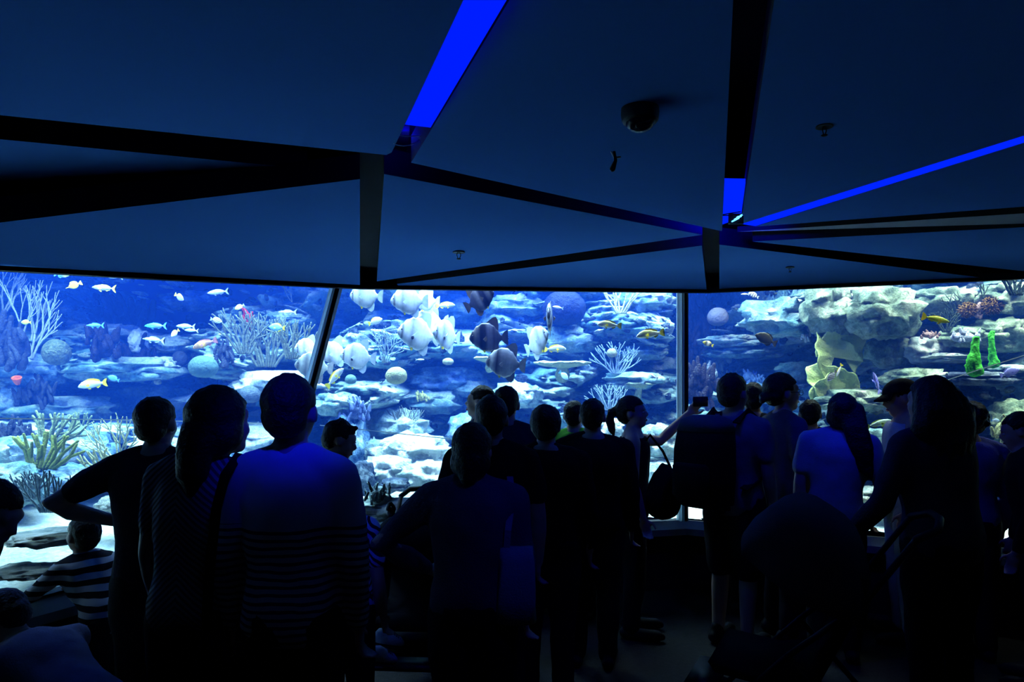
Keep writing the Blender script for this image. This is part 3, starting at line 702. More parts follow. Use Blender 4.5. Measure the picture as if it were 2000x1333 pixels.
clump('spire_coral', 1362, 640, 54, 130, PUR, 'tall purple soft coral column right of the upright bar', .5, 60, 4, .18)
clump('bush_coral', 1368, 755, 70, 80, cmat('dull_purple', (.014, .013, .02), (.03, .026, .04)), 'dull purple coral bush behind the raised phone', .5, 50, 5, .13)
clump('bush_coral', 20, 672, 70, 90, DRK, 'black-blue coral clump at the left edge below the white whips', .5, 40, 6, .15)
clump('dome_coral', 74, 768, 66, 56, DRK, 'dark blue bumpy coral dome above the low teal ridge', .6, 60, 7, .12)
clump('dome_coral', 28, 852, 64, 60, DRK, 'dark grey bristly dome just under the seam at the left edge', .7, 60, 8, .10)
clump('bush_coral', 440, 690, 40, 44, DRK, 'dark coral clump behind the round teal coral ball', .3, 25, 9, .16)
clump('fan_coral', 462, 752, 56, 60, cmat('slate', (.07, .1, .14), (.12, .16, .2)), 'slate blue coral fan beside the mustard clump', .5, 40, 10, .14)
clump('soft_coral', 488, 625, 26, 36, cmat('red', (.40, .02, .02), (.5, .03, .03)), 'red soft coral among the olive thickets', .6, 14, 11, .24)
clump('soft_coral', 1398, 702, 44, 34, cmat('white_soft', (.75, .8, .82), (.9, .92, .9)), 'white soft coral right of the purple column', .6, 24, 12, .22)
clump('soft_coral', 1392, 728, 22, 40, cmat('white_soft', (.75, .8, .82), (.9, .92, .9)), 'small white soft coral stalk below the white one', .6, 12, 13, .24)
clump('soft_coral', 1573, 648, 17, 34, cmat('lilac', (.55, .62, .85), (.7, .75, .92)), 'lilac white sponge column left of the cabbage coral', .6, 14, 14, .28)
clump('soft_coral', 1463, 735, 30, 24, cmat('skyblue', (.15, .35, .8), (.3, .5, .9)), 'sky blue soft coral lump above the backpack man', .6, 22, 15, .2)
clump('soft_coral', 1484, 745, 20, 20, cmat('skyblue', (.15, .35, .8), (.3, .5, .9)), 'smaller sky blue soft coral lump left of the profile head', .6, 14, 16, .22)
clump('soft_coral', 1882, 658, 60, 24, cmat('lilac', (.55, .62, .85), (.7, .75, .92)), 'lilac soft coral bank left of the green sponges', .6, 26, 17, .2)
clump('soft_coral', 1950, 628, 30, 22, cmat('lilac', (.55, .62, .85), (.7, .75, .92)), 'small lilac soft coral under the larger brown round coral', .6, 14, 18, .22)
clump('soft_coral', 1945, 880, 26, 34, cmat('cobalt', (.05, .16, .9), (.15, .3, .95)), 'cobalt blue soft coral left of the man at the right edge', .9, 30, 19, .16)
clump('soft_coral', 1815, 654, 34, 14, cmat('pink', (.42, .26, .26), (.5, .32, .3)), 'flat pink soft coral above the bright knob', .55, 14, 20, .3)
clump('soft_coral', 1912, 606, 15, 26, cmat('pink', (.42, .26, .26), (.5, .32, .3)), 'pink tube coral between the brown round corals', .8, 8, 21, .4)
clump('lobe_coral', 766, 1002, 26, 30, DRK, 'small dark lobed coral on the white rubble at the bottom of the middle pane', 1.0, 14, 22, .24)
clump('lobe_coral', 740, 965, 54, 40, BLG, 'blue-grey crusty coral left of the dark hollow', .9, 50, 23, .10)
clump('lobe_coral', 688, 800, 70, 44, cmat('glassblue', (.10, .14, .40), (.2, .28, .55)), 'blue frilly plate coral above the middle pane seam', .7, 40, 24, .13)
clump('algae_tuft', 1712, 990, 60, 20, cmat('algae', (.12, .55, .12), (.2, .7, .2)), 'bright green algae at the bottom of the right pane', .8, 40, 25, .2, 'algae')
clump('algae_tuft', 1712, 902, 36, 18, cmat('algae2', (.25, .42, .12), (.35, .5, .2)), 'olive green algae patch right of the long hair', .8, 30, 26, .2, 'algae')
clump('lime_coral', 1965, 838, 50, 40, cmat('limecrust', (.36, .42, .2), (.45, .5, .28)), 'yellowish crust coral left of the head at the right edge', .7, 36, 27, .14)
clump('lime_coral', 825, 775, 26, 18, cmat('mustard', (.4, .4, .12), (.5, .5, .2)), 'mustard crust coral on the pale mound', .7, 20, 28, .18)
# balls
def ball(px, py, w, h, mat, label, fwd=.5, name='brain_coral'):
    p = place(px, py, fwd); a, b = S(w, p.y) / 2, S(h, p.y) / 2
    bm = bmesh.new(); bmesh.ops.create_icosphere(bm, subdivisions=5, radius=1)
    for v in bm.verts:
        q = v.co.copy(); r = 1 + .03 * fbm(q * 2 + Vector((px, py, 0)), 2) + .018 * math.sin(26 * noise.noise(q * 3.2) + 9 * q.z)
        if q.z < -.6: r *= 1 - .3 * (-.6 - q.z)
        v.co = Vector((q.x * a, q.y * a, q.z * b)) * r
    return tag(from_bm(name, bm, mat, loc=p), label, 'coral')
ball(397, 718, 54, 46, TEA, 'round teal brain coral ball in the left pane', .75)
ball(774, 735, 42, 36, OLB, 'round olive brain coral ball in the middle pane', .8)
ball(1402, 620, 40, 38, GRB, 'round grey brain coral ball right of the purple column', .7)
ball(1195, 690, 20, 19, OLB, 'tiny olive ball coral under the yellow snapper', .7)
ball(875, 707, 22, 15, OLB, 'small flat olive ball coral below the white batfish group', .8)
ball(1102, 604, 84, 74, cmat('navyball', (.004, .012, .05), (.007, .02, .07), 8), 'big dark navy dome at the window head behind the frontal batfish', .3)
ball(110, 690, 50, 54, DGR, 'dark green topped dome coral right of the white sea whip', .6)
ball(440, 768, 34, 38, cmat('slate', (.07, .1, .14), (.12, .16, .2)), 'slate blue dome above the ponytail head', .7)
ball(488, 772, 40, 36, cmat('slate', (.07, .1, .14), (.12, .16, .2)), 'slate blue dome left of the striped man head', .7)
ball(352, 702, 30, 32, DRK, 'dark ball coral left of the round teal one', .5)
ball(1452, 690, 60, 30, DRK, 'dark mound under the thin ledges in the right pane', .1)
ball(308, 746, 14, 14, OLB, 'tiny olive ball on the large pale rock', .7)
ball(685, 742, 22, 20, TEA, 'tiny teal ball right of the diving yellow-tailed fish', .6)
def bristle(px, py, w, label, seed, fwd=.7):
    p = place(px, py, fwd); r = S(w, p.y) / 2; rnd = random.Random(seed); bm = bmesh.new()
    add_ell(bm, (0, 0, 0), (r * .8, r * .8, r * .7))
    for k in range(260):
        d = Vector((rnd.gauss(0, 1), rnd.gauss(0, 1), rnd.gauss(0, 1))).normalized()
        if d.y > .5: continue
        c = Vector((d.x, d.y, d.z * .85)) * r
        add_tube(bm, [c * .7, c * 1.0 + Vector((rnd.uniform(-1, 1), 0, rnd.uniform(-1, 1))) * r * .06], [r * .07, r * .045], 5)
    return tag(from_bm('round_coral', bm, cmat('brown', (.15, .075, .012), (.24, .13, .025), 60), loc=p), label, 'coral')
bristle(1890, 606, 36, 'left of the two brown bristly round corals', 1); bristle(1938, 598, 44, 'right, larger one of the two brown bristly round corals', 2)
# bright green sponges
def sponge(px, py, segs, label, fwd=.8):
    p0 = place(px, py, fwd); bm = bmesh.new(); pts = []; rad = []
    for dx, dy, r in segs: pts.append((S(dx, p0.y), 0, -S(dy, p0.y))); rad.append(S(r, p0.y))
    add_tube(bm, pts, rad, 16); 
    bmesh.ops.subdivide_edges(bm, edges=bm.edges, cuts=2, use_grid_fill=True)
    for v in bm.verts: v.co += v.co.normalized() * .02 * fbm(v.co * 14, 3) + Vector((0, .012 * noise.noise(v.co * 30), .01 * noise.noise(v.co * 26)))
    return tag(from_bm('green_sponge', bm, cmat('neon', (.04, .62, .03), (.10, .8, .08), 18, .8, 40), loc=p0), label, 'sponge')
sponge(1903, 722, [(0, 0, 15), (-1, -18, 13), (1, -34, 8), (2, -48, 7), (3, -60, 6)], 'left, wider one of the two bright green sponges')
sponge(1938, 705, [(2, 6, 9), (1, -10, 8), (-1, -28, 5), (-2, -44, 5), (0, -54, 5)], 'right, slimmer one of the two bright green sponges')
# cup sponge
p = place(33, 742, .6); r = S(9, p.y); bm = bmesh.new()
add_loft(bm, [[(a * r * math.cos(t), a * r * math.sin(t), z * r) for t in [k * math.pi / 9 for k in range(18)]] for a, z in ((.35, -1.2), (.6, -.8), (.9, .1), (1, .5), (.85, .55), (.7, .2), (.3, -.2))])
o = tag(from_bm('cup_sponge', bm, cmat('orange', (.9, .16, .02), (.7, .10, .02)), loc=p), 'small orange cup sponge at the far left', 'sponge'); o.rotation_euler = (.5, .2, 0)
# frilled cabbage coral: overlapping thick wavy leaves
def leafcoral(px, py, w, h, label, mat, n=5, seed=1, fwd=.6):
    p0 = place(px, py, fwd); w, h = S(w, p0.y), S(h, p0.y); rnd = random.Random(seed)
    root = empty('cabbage_coral', p0); tag(root, label, 'coral')
    for k in range(n):
        cx, cz, sw, sh, ang = LEAF[k]
        bm = bmesh.new(); U, V = 26, 14; G = []
        for j in range(V + 1):
            row = []
            for i in range(U + 1):
                th = (i / U - .5) * 4.2; rr = (j / V)
                edge = 1 + .10 * math.sin(th * 3 + k) + .05 * math.sin(th * 9 + k * 2)
                x = rr * edge * math.sin(th); z = rr * edge * math.cos(th) * .95
                y = -.10 * rr + .16 * rr * rr * math.sin(th * 2.0 + k) + .05 * rr * rr * math.sin(th * 7 + k) + .02 * noise.noise(Vector((x * 5, z * 5, k)))
                q = Vector((x * sw * w, y * w * .6 - .015 * k, z * sh * h))
                q = Matrix.Rotation(ang, 3, 'Y') @ q
                row.append(q + Vector((cx * w, 0, cz * h)))
            G.append(row)
        T = Vector((0, .014, 0))
        A_ = [[bm.verts.new(q) for q in r] for r in G]; B_ = [[bm.verts.new(q + T) for q in r] for r in G]
        for j in range(V):
            for i in range(U):
                bm.faces.new((A_[j][i], A_[j][i + 1], A_[j + 1][i + 1], A_[j + 1][i])); bm.faces.new((B_[j][i], B_[j + 1][i], B_[j + 1][i + 1], B_[j][i + 1]))
        for i in range(U): bm.faces.new((A_[V][i], A_[V][i + 1], B_[V][i + 1], B_[V][i]))
        bmesh.ops.remove_doubles(bm, verts=bm.verts, dist=.0004); bmesh.ops.recalc_face_normals(bm, faces=bm.faces)
        from_bm('leaf', bm, mat, root)
LEAF = [(.12, .05, .40, .38, .45), (-.02, -.02, .36, .34, -.5), (-.2, -.3, .30, .24, -.7), (.1, -.38, .26, .26, -.3), (-.12, -.42, .34, .24, -.9)]
leafcoral(1630, 695, 110, 172, 'large yellow-green cabbage coral with wavy leaves right of the dark rabbitfish', cmat('cabbage', (.62, .80, .26), (.78, .92, .38), 5, .5, 60), fwd=1.25)
# table corals
def table(px, py, w, h, mat, label, fwd=.5, seed=1):
    p0 = place(px, py, fwd); w, h = S(w, p0.y), S(h, p0.y); root = empty('table_coral', p0); tag(root, label, 'coral')
    bm = bmesh.new(); rings = []
    for a, z in ((.2, -.6), (.7, -.2), (1, .1), (1.0, .3), (.8, .42), (.3, .36)):
        rings.append([(a * w / 2 * (1 + .16 * noise.noise(Vector((math.cos(t) * 2, math.sin(t) * 2, seed)))) * math.cos(t), a * w * .35 * math.sin(t), z * h + .3 * h * noise.noise(Vector((math.cos(t) * 3 * a, math.sin(t) * 3, seed + 4)))) for t in [k * math.pi / 18 for k in range(36)]])
    add_loft(bm, rings); from_bm('plate', bm, mat, root)
    bm = bmesh.new(); add_tube(bm, [(0, .05, -.5 * h), (0, .12, -1.8 * h)], [w * .10, w * .14], 10); from_bm('stalk', bm, mat, root)
TBL = cmat('table', (.34, .42, .22), (.45, .52, .32), 20, .8, 60)
table(1100, 712, 110, 12, TBL, 'flat yellow-green table coral right of the grey batfish', .6, 1)
table(955, 702, 60, 10, TBL, 'smaller flat table coral behind the two banded batfish', .5, 2)
table(1250, 752, 60, 12, TBL, 'thick-rimmed pale plate coral above the photographing woman', .6, 3)

# crust, rubble and tufts nobody could count
M_LED = [rockmat('crust_' + n, c, 9, 40, 1.0) for n, c in (('pale', ((.12, .2, .24), (.3, .42, .44), (.5, .6, .58), (.75, .8, .74))), ('teal', RK['teal']), ('dark', ((.006, .01, .02), (.015, .025, .045), (.03, .05, .08), (.08, .1, .13))), ('moss', ((.03, .05, .02), (.08, .12, .04), (.2, .24, .08), (.4, .44, .2))))]
ICO = bmesh.new(); bmesh.ops.create_icosphere(ICO, subdivisions=2, radius=1); IV = [v.co.copy() for v in ICO.verts]; IF = [tuple(q.index for q in f.verts) for f in ICO.faces]; ICO.free()
rnd = random.Random(77); bufs = [([], []) for _ in range(4)]
for n in range(3200):
    px, py = rnd.uniform(-20, 2020), rnd.uniform(540, 1000); q_ = rnd.choice((.45, .6, .8, 1.2))
    if px < 620 and py > 960: continue
    loc, d = hit(px, py)
    if loc.y > 8.6 or loc.y < pane_y(loc.x) + .35: continue
    k = rnd.choice((0, 0, 1, 1, 2, 2, 3)) if px > 1350 else rnd.choice((0, 0, 0, 1, 1, 2, 2, 2))
    if k == 2: sx, sy, sz = rnd.uniform(.02, .07), rnd.uniform(.02, .05), rnd.uniform(.02, .06)
    elif k == 3: sx, sy, sz = rnd.uniform(.02, .06), rnd.uniform(.02, .04), rnd.uniform(.01, .035)
    else: sx, sy, sz = rnd.uniform(.03, .14), rnd.uniform(.04, .10), rnd.uniform(.008, .03)
    sx, sy, sz = sx * q_, sy * q_, sz * q_
    V_, F_ = bufs[k]; b = len(V_); o = Vector((n * 1.7, n * .3, 0)); rot = Matrix.Rotation(rnd.uniform(-.35, .35), 3, 'Y') @ Matrix.Rotation(rnd.uniform(-.3, .2), 3, 'X')
    for p in IV:
        r = 1 + .45 * fbm(p * 1.6 + o, 3)
        V_.append(loc - d * .02 + rot @ Vector((p.x * r * sx, p.y * r * sy, p.z * r * sz)))
    F_ += [tuple(i + b for i in q) for q in IF]
for (V_, F_), mt, nm, lb in zip(bufs, M_LED, ('plate_crust', 'rubble', 'coral_nubs', 'algae_crust'), ('pale thin crust plates covering the reef ledges', 'teal rubble lying all over the reef', 'small dark coral nubs dotted over the reef', 'mossy algae crust on the right part of the reef')):
    tag(from_pydata(nm, V_, F_, mt), lb, 'reef crust', kind='stuff')
# ================================================================== fish
def fmat(name, stops, back=None, zt=.1, diag=0, rough=.35, soft=.05):
    """Colour bands along the body (x from -.5 nose to .5 tail) plus an optional back colour above zt."""
    if name in MATS: return MATS[name]
    m, N, L, P = nodes_of(name); MATS[name] = m
    P.inputs['Roughness'].default_value = rough; P.inputs['Specular IOR Level'].default_value = .15
    tc = N.new('ShaderNodeTexCoord'); sp = N.new('ShaderNodeSeparateXYZ'); L.new(tc.outputs['Object'], sp.inputs[0])
    ma = N.new('ShaderNodeMath'); ma.operation = 'MULTIPLY_ADD'; L.new(sp.outputs['Z'], ma.inputs[0]); ma.inputs[1].default_value = diag
    L.new(sp.outputs['X'], ma.inputs[2])
    ad = N.new('ShaderNodeMath'); ad.operation = 'ADD'; L.new(ma.outputs[0], ad.inputs[0]); ad.inputs[1].default_value = .5
    rp = N.new('ShaderNodeValToRGB'); e = rp.color_ramp.elements
    while len(e) < len(stops): e.new(.5)
    for k, (p, c) in enumerate(stops): e[k].position = p; e[k].color = (*c, 1)
    L.new(ad.outputs[0], rp.inputs['Fac']); out = rp.outputs['Color']
    if back:
        mr = N.new('ShaderNodeMapRange'); mr.inputs[1].default_value = zt - soft; mr.inputs[2].default_value = zt + soft; L.new(sp.outputs['Z'], mr.inputs[0])
        mx = N.new('ShaderNodeMixRGB'); L.new(mr.outputs[0], mx.inputs[0]); L.new(out, mx.inputs[1]); mx.inputs[2].default_value = (*back, 1); out = mx.outputs[0]
    nz = N.new('ShaderNodeTexNoise'); nz.inputs['Scale'].default_value = 14; L.new(tc.outputs['Object'], nz.inputs['Vector'])
    m2 = N.new('ShaderNodeMixRGB'); m2.blend_type = 'OVERLAY'; m2.inputs[0].default_value = .35; L.new(out, m2.inputs[1]); L.new(nz.outputs['Fac'], m2.inputs[2])
    L.new(m2.outputs[0], P.inputs['Base Color'])
    return m
SHAPES = dict(   # nose to tail root: t, top, bottom, half width
    bat=[(0, .00, -.03, .012), (.03, .07, -.08, .03), (.09, .16, -.14, .05), (.2, .27, -.22, .068), (.35, .34, -.30, .075), (.5, .34, -.33, .068), (.62, .28, -.29, .052), (.72, .17, -.19, .034), (.79, .07, -.09, .018), (.84, .045, -.06, .012)],
    slim=[(0, .0, -.01, .006), (.05, .04, -.035, .022), (.15, .085, -.07, .045), (.32, .12, -.10, .06), (.5, .115, -.10, .056), (.68, .075, -.07, .036), (.8, .03, -.03, .016), (.85, .022, -.022, .010)],
    thin=[(0, .0, -.01, .005), (.06, .03, -.03, .02), (.2, .07, -.06, .036), (.4, .09, -.08, .042), (.6, .075, -.065, .034), (.78, .03, -.025, .014), (.84, .018, -.018, .008)],
    snap=[(0, -.02, -.04, .008), (.06, .05, -.07, .03), (.16, .12, -.10, .05), (.3, .165, -.12, .06), (.48, .15, -.12, .055), (.66, .09, -.085, .036), (.79, .04, -.045, .018), (.84, .035, -.04, .012)],
    oval=[(0, .0, -.02, .008), (.06, .08, -.08, .03), (.18, .18, -.16, .05), (.35, .25, -.22, .058), (.52, .24, -.22, .052), (.68, .15, -.15, .034), (.79, .06, -.06, .016), (.84, .045, -.045, .010)],
    nose=[(0, .01, -.01, .005), (.12, .02, -.02, .010), (.2, .04, -.04, .02), (.28, .13, -.12, .04), (.42, .22, -.2, .05), (.58, .24, -.22, .045), (.72, .15, -.15, .03), (.8, .05, -.05, .014), (.84, .04, -.04, .010)],
)
FINS = {   # outlines in the x-z plane
    'bat': dict(dorsal_fin=[(-.16, .30), (-.02, .40), (.10, .50), (.19, .52), (.24, .44), (.255, .30), (.24, .14), (.10, .24)], anal_fin=[(-.02, -.30), (.08, -.42), (.17, -.46), (.235, -.40), (.25, -.28), (.23, -.13), (.10, -.24)], tail_fin=[(.31, .03), (.40, .15), (.49, .19), (.475, .05), (.47, -.06), (.485, -.20), (.39, -.15), (.31, -.05)]),
    'slim': dict(dorsal_fin=[(-.22, .105), (-.1, .15), (.1, .135), (.26, .07), (.26, .05), (.0, .10)], anal_fin=[(.05, -.09), (.12, -.13), (.26, -.065), (.26, -.045)], tail_fin=[(.32, .02), (.41, .12), (.5, .17), (.44, .03), (.42, 0), (.44, -.03), (.5, -.17), (.41, -.12), (.32, -.02)]),
    'snap': dict(dorsal_fin=[(-.24, .14), (-.14, .20), (.05, .19), (.2, .14), (.27, .09), (.24, .06), (0, .13)], anal_fin=[(.10, -.10), (.16, -.16), (.25, -.10), (.27, -.05)], tail_fin=[(.31, .03), (.42, .12), (.5, .14), (.455, 0), (.5, -.14), (.42, -.12), (.31, -.04)]),
    'oval': dict(dorsal_fin=[(-.2, .20), (-.06, .285), (.12, .27), (.25, .18), (.27, .08), (.1, .2)], anal_fin=[(0, -.2), (.12, -.26), (.24, -.18), (.27, -.08)], tail_fin=[(.31, .04), (.42, .13), (.5, .16), (.46, 0), (.5, -.16), (.42, -.13), (.31, -.04)]),
}
FINS['thin'] = FINS['slim']; FINS['nose'] = FINS['oval']
MESH = {}
SHAPES['bat'] = [(t, a * 1.1, b * 1.1, w) for t, a, b, w in SHAPES['bat']]
def fish_mesh(shape):
    if ('b', shape) in MESH: return MESH[('b', shape)]
    t = SHAPES[shape]; bm = bmesh.new(); rings = []
    # dense profile
    ts = sorted(set([a[0] for a in t] + [k / 40 * t[-1][0] for k in range(41)]))
    def at(x, i): return lerp_tab([(a[0], a[i]) for a in t], x)
    n = 18
    for x in ts:
        up, lo, hw = (at(x, i) for i in (1, 2, 3)); c, h = (up + lo) / 2, max(.004, (up - lo) / 2)
        rings.append([(x - .5, hw * math.copysign(abs(math.cos(a)) ** .9, math.cos(a)), c + h * math.sin(a)) for a in [2 * math.pi * k / n for k in range(n)]])
    add_loft(bm, rings); bmesh.ops.recalc_face_normals(bm, faces=bm.faces)
    me = bpy.data.meshes.new('fish_body'); bm.to_mesh(me); bm.free(); MESH[('b', shape)] = me; return me
def fin_mesh(out, th=.006):
    bm = bmesh.new(); k = len(out)
    a = [bm.verts.new((x, -th / 2, z)) for x, z in out]; b = [bm.verts.new((x, th / 2, z)) for x, z in out]
    bm.faces.new(a); bm.faces.new(b[::-1])
    for i in range(k): bm.faces.new((a[i], b[i], b[(i + 1) % k], a[(i + 1) % k]))
    bmesh.ops.triangulate(bm, faces=[f for f in bm.faces if len(f.verts) > 4]); bmesh.ops.recalc_face_normals(bm, faces=bm.faces)
    me = bpy.data.meshes.new('fin'); bm.to_mesh(me); bm.free(); return me
M_eye = pmat('fish_eye', (.01, .01, .012), .15, spec=.6, var=(.015, .015, .02), scale=5)
def fish(name, px, py, L, shape, mat, finmat, label, Y=6.0, yaw=0, pitch=0, roll=0, tailmat=None, group=None, small=False, pelvic=None):
    """yaw 0 swims left in the view, 180 right; 90 straight at the viewer; L is length in px at depth Y."""
    root = empty(name, W(px, py, Y)); s = S(L, Y)
    root.rotation_euler = Matrix.Rotation(math.radians(yaw), 3, 'Z').to_4x4().to_euler()
    root.rotation_euler = (Matrix.Rotation(math.radians(yaw), 3, 'Z') @ Matrix.Rotation(math.radians(pitch), 3, 'Y') @ Matrix.Rotation(math.radians(roll), 3, 'X')).to_euler()
    root.scale = (s, s, s)
    tag(root, label, 'fish', group)
    def kid(nm, me, mt, cp=True):
        if cp: me = me.copy()
        return link(nm, me, mt, root, smooth=(nm in ('body', 'eye')))
    kid('body', fish_mesh(shape), mat)
    for nm, out in FINS[shape].items():
        if small and nm == 'anal_fin': continue
        kid(nm, fin_mesh(out), (tailmat or finmat) if nm == 'tail_fin' else finmat, False)
    if not small:
        hw = max(a[3] for a in SHAPES[shape])
        for sg in (-1, 1):
            bm = bmesh.new(); ez = .045 if shape == 'bat' else .02
            ex = {'bat': -.42, 'nose': -.28}.get(shape, -.40)
            w_ = lerp_tab([(a[0] - .5, a[3]) for a in SHAPES[shape]], ex)
            add_ell(bm, (ex, sg * w_ * .92, ez), (.018, .008, .018), sub=2); from_bm('eye', bm, M_eye, root)
            pf = kid('pectoral_fin', fin_mesh([(-.2, -.02), (-.1, .05), (-.06, -.01), (-.1, -.06)] if shape != 'bat' else [(-.2, -.03), (-.1, .05), (-.07, -.03), (-.12, -.09)]), finmat, False)
            pf.location = (0, sg * hw * .85, -.02); pf.rotation_euler = (0, 0, sg * -.45)
        pv = [(-.2, -.24), (-.12, -.25), (-.10, -.36), (-.13, -.38)] if shape == 'bat' else [(-.2, -.09), (-.1, -.10), (-.08, -.15), (-.12, -.16)]
        if pelvic is not None:
            for sg in (-1, 1):
                f = kid('pelvic_fin', fin_mesh(pv), pelvic, False); f.location = (0, sg * .02, 0)
    return root
Wh, Sil = (.58, .61, .63), (.70, .78, .84)
MB = fmat('batfish_white', [(.0, (.3, .33, .36)), (.06, Wh), (.10, (.10, .11, .13)), (.15, Wh), (.24, (.62, .64, .66)), (.32, (.34, .36, .40)), (.5, (.62, .64, .66)), (.9, (.40, .44, .5))])
MBg = fmat('batfish_grey', [(.0, (.18, .18, .18)), (.07, (.03, .03, .035)), (.13, (.3, .3, .32)), (.2, (.24, .24, .26)), (.27, (.02, .02, .025)), (.37, (.16, .16, .19)), (.6, (.26, .26, .3)), (.85, (.10, .10, .12))])
MBd = fmat('batfish_dark', [(.0, (.05, .045, .045)), (.07, (.006, .006, .008)), (.14, (.10, .09, .09)), (.22, (.07, .065, .07)), (.28, (.006, .006, .008)), (.40, (.015, .014, .016)), (.48, (.12, .11, .13)), (.62, (.03, .028, .035)), (.9, (.012, .012, .015))])
MBs = fmat('batfish_striped', [(.0, (.25, .26, .25)), (.08, (.08, .09, .09)), (.16, (.34, .36, .32)), (.28, (.12, .13, .13)), (.42, (.34, .36, .32)), (.58, (.13, .14, .14)), (.8, (.34, .36, .34))])
FW = fmat('fin_white', [(0, (.5, .55, .6)), (.7, (.42, .5, .58)), (.95, (.34, .4, .46))]); FB = fmat('fin_brown', [(0, (.05, .036, .02)), (.75, (.08, .055, .028)), (.95, (.02, .018, .015))]); FG = fmat('fin_grey', [(0, (.12, .12, .13)), (.7, (.16, .16, .18)), (.95, (.25, .25, .25))])
FY = fmat('fin_yellow', [(0, (.95, .70, .02)), (1, (.9, .75, .05))])
G = 'batfish shoal'
BAT = [
 (716, 578, 68, MB, FW, 'white batfish cut by the window head just right of the slanting bar', 5.8, -8, 3),
 (800, 588, 74, MB, FW, 'white batfish under the window head with another close behind its tail', 5.8, 10, 0),
 (832, 588, 56, MB, FW, 'partly hidden white batfish under the window head behind another', 6.1, 12, 0),
 (840, 634, 80, MB, FW, 'white batfish half hidden above the brightest one', 6.15, 20, -8),
 (818, 654, 88, MB, FW, 'brightest white batfish with a black spot, in the left of the middle shoal', 5.85, 28, 8),
 (873, 655, 78, MB, FW, 'white batfish with a black spot beside the brightest one', 5.9, 52, 6),
 (602, 682, 56, MB, FW, 'leftmost white batfish, left of the slanting bar', 6.0, 40, 0),
 (654, 690, 62, MB, FW, 'white batfish right beside the slanting bar', 6.0, 18, -4),
 (700, 697, 70, MB, FW, 'lone white batfish right of the slanting bar, above the diving fish', 5.9, 8, 6),
 (614, 716, 74, MBs, FG, 'grey striped batfish behind the slanting bar', 5.9, 20, 6),
 (955, 660, 78, MBd, FB, 'dark banded batfish with brown fins in the middle pane', 5.8, 12, -2),
 (988, 710, 80, MBg, FG, 'grey banded batfish lowest of the shoal', 5.75, 6, 6),
 (936, 586, 66, MBd, FB, 'dark batfish diving away at the window head', 5.75, 165, 28),
 (1074, 622, 76, MBg, FB, 'narrow batfish seen from the front with a dark stripe', 5.8, 82, 12),
 (1048, 668, 76, MB, FW, 'white batfish turning towards the viewer under the frontal one', 5.8, 128, 26),
]
for i, (px, py, L, m_, f_, lb, Y, yw, pt) in enumerate(BAT):
    r = fish('batfish', px, py, L, 'bat', m_, f_, lb, Y, yw, pt, pelvic=FY, group=G)
    if m_ is MB and i in (4, 5, 8):
        for sg in (-1, 1):
            bm = bmesh.new(); add_ell(bm, (-.16, sg * .074, -.10), (.035, .006, .042), sub=2); from_bm('dark_spot', bm, M_eye, r)
def two(name, a, b, back=None, zt=.1, diag=0): return fmat(name, [(0, a), (.5, b)], back, zt, diag)
SIL = two('silver', (.72, .8, .86), (.75, .82, .88), (.3, .5, .75), .06); SILY = two('silver_yellow', (.82, .85, .88), (.85, .86, .82), (.8, .75, .05), .085)
YGR = two('yellow_grey', (.35, .38, .32), (.4, .42, .3), (.5, .48, .12), .07); YSN = two('yellow_snapper', (.62, .64, .58), (.6, .6, .48), (.55, .50, .12), .06)
BLU_F = two('blue_fish', (.12, .35, .85), (.1, .3, .8)); BLP = two('pale_blue_fish', (.4, .62, .9), (.5, .68, .9)); DKG = two('dark_rabbit', (.018, .018, .008), (.03, .028, .010))
YEL_F = two('yellow_fish', (.85, .75, .04), (.8, .7, .03)); GRY = two('green_yellow_fish', (.35, .55, .08), (.5, .6, .05)); WHT = two('white_fish', (.9, .92, .95), (.88, .9, .92))
STR = fmat('striped_fish', [(k * .1, (.85, .88, .9) if k % 2 else (.03, .03, .06)) for k in range(1, 10)]); STD = fmat('diagonal_striped_fish', [(k * .1, (.85, .88, .9) if k % 2 else (.03, .03, .05)) for k in range(1, 10)], diag=1.2)
ORB = fmat('brown_orange_fish', [(0, (.3, .16, .08)), (.25, (.32, .18, .08)), (.36, (.75, .45, .08)), (.46, (.75, .45, .08)), (.56, (.28, .15, .10)), (.9, (.3, .2, .2))]); PUR_F = two('purple_blue_fish', (.25, .25, .75), (.3, .3, .8)); TNG = two('blue_tang', (.25, .55, .9), (.3, .6, .9))
PAR = fmat('parrot_fish', [(0, (.05, .4, .3)), (.4, (.1, .45, .5)), (.55, (.15, .25, .85)), (.9, (.2, .3, .9))])
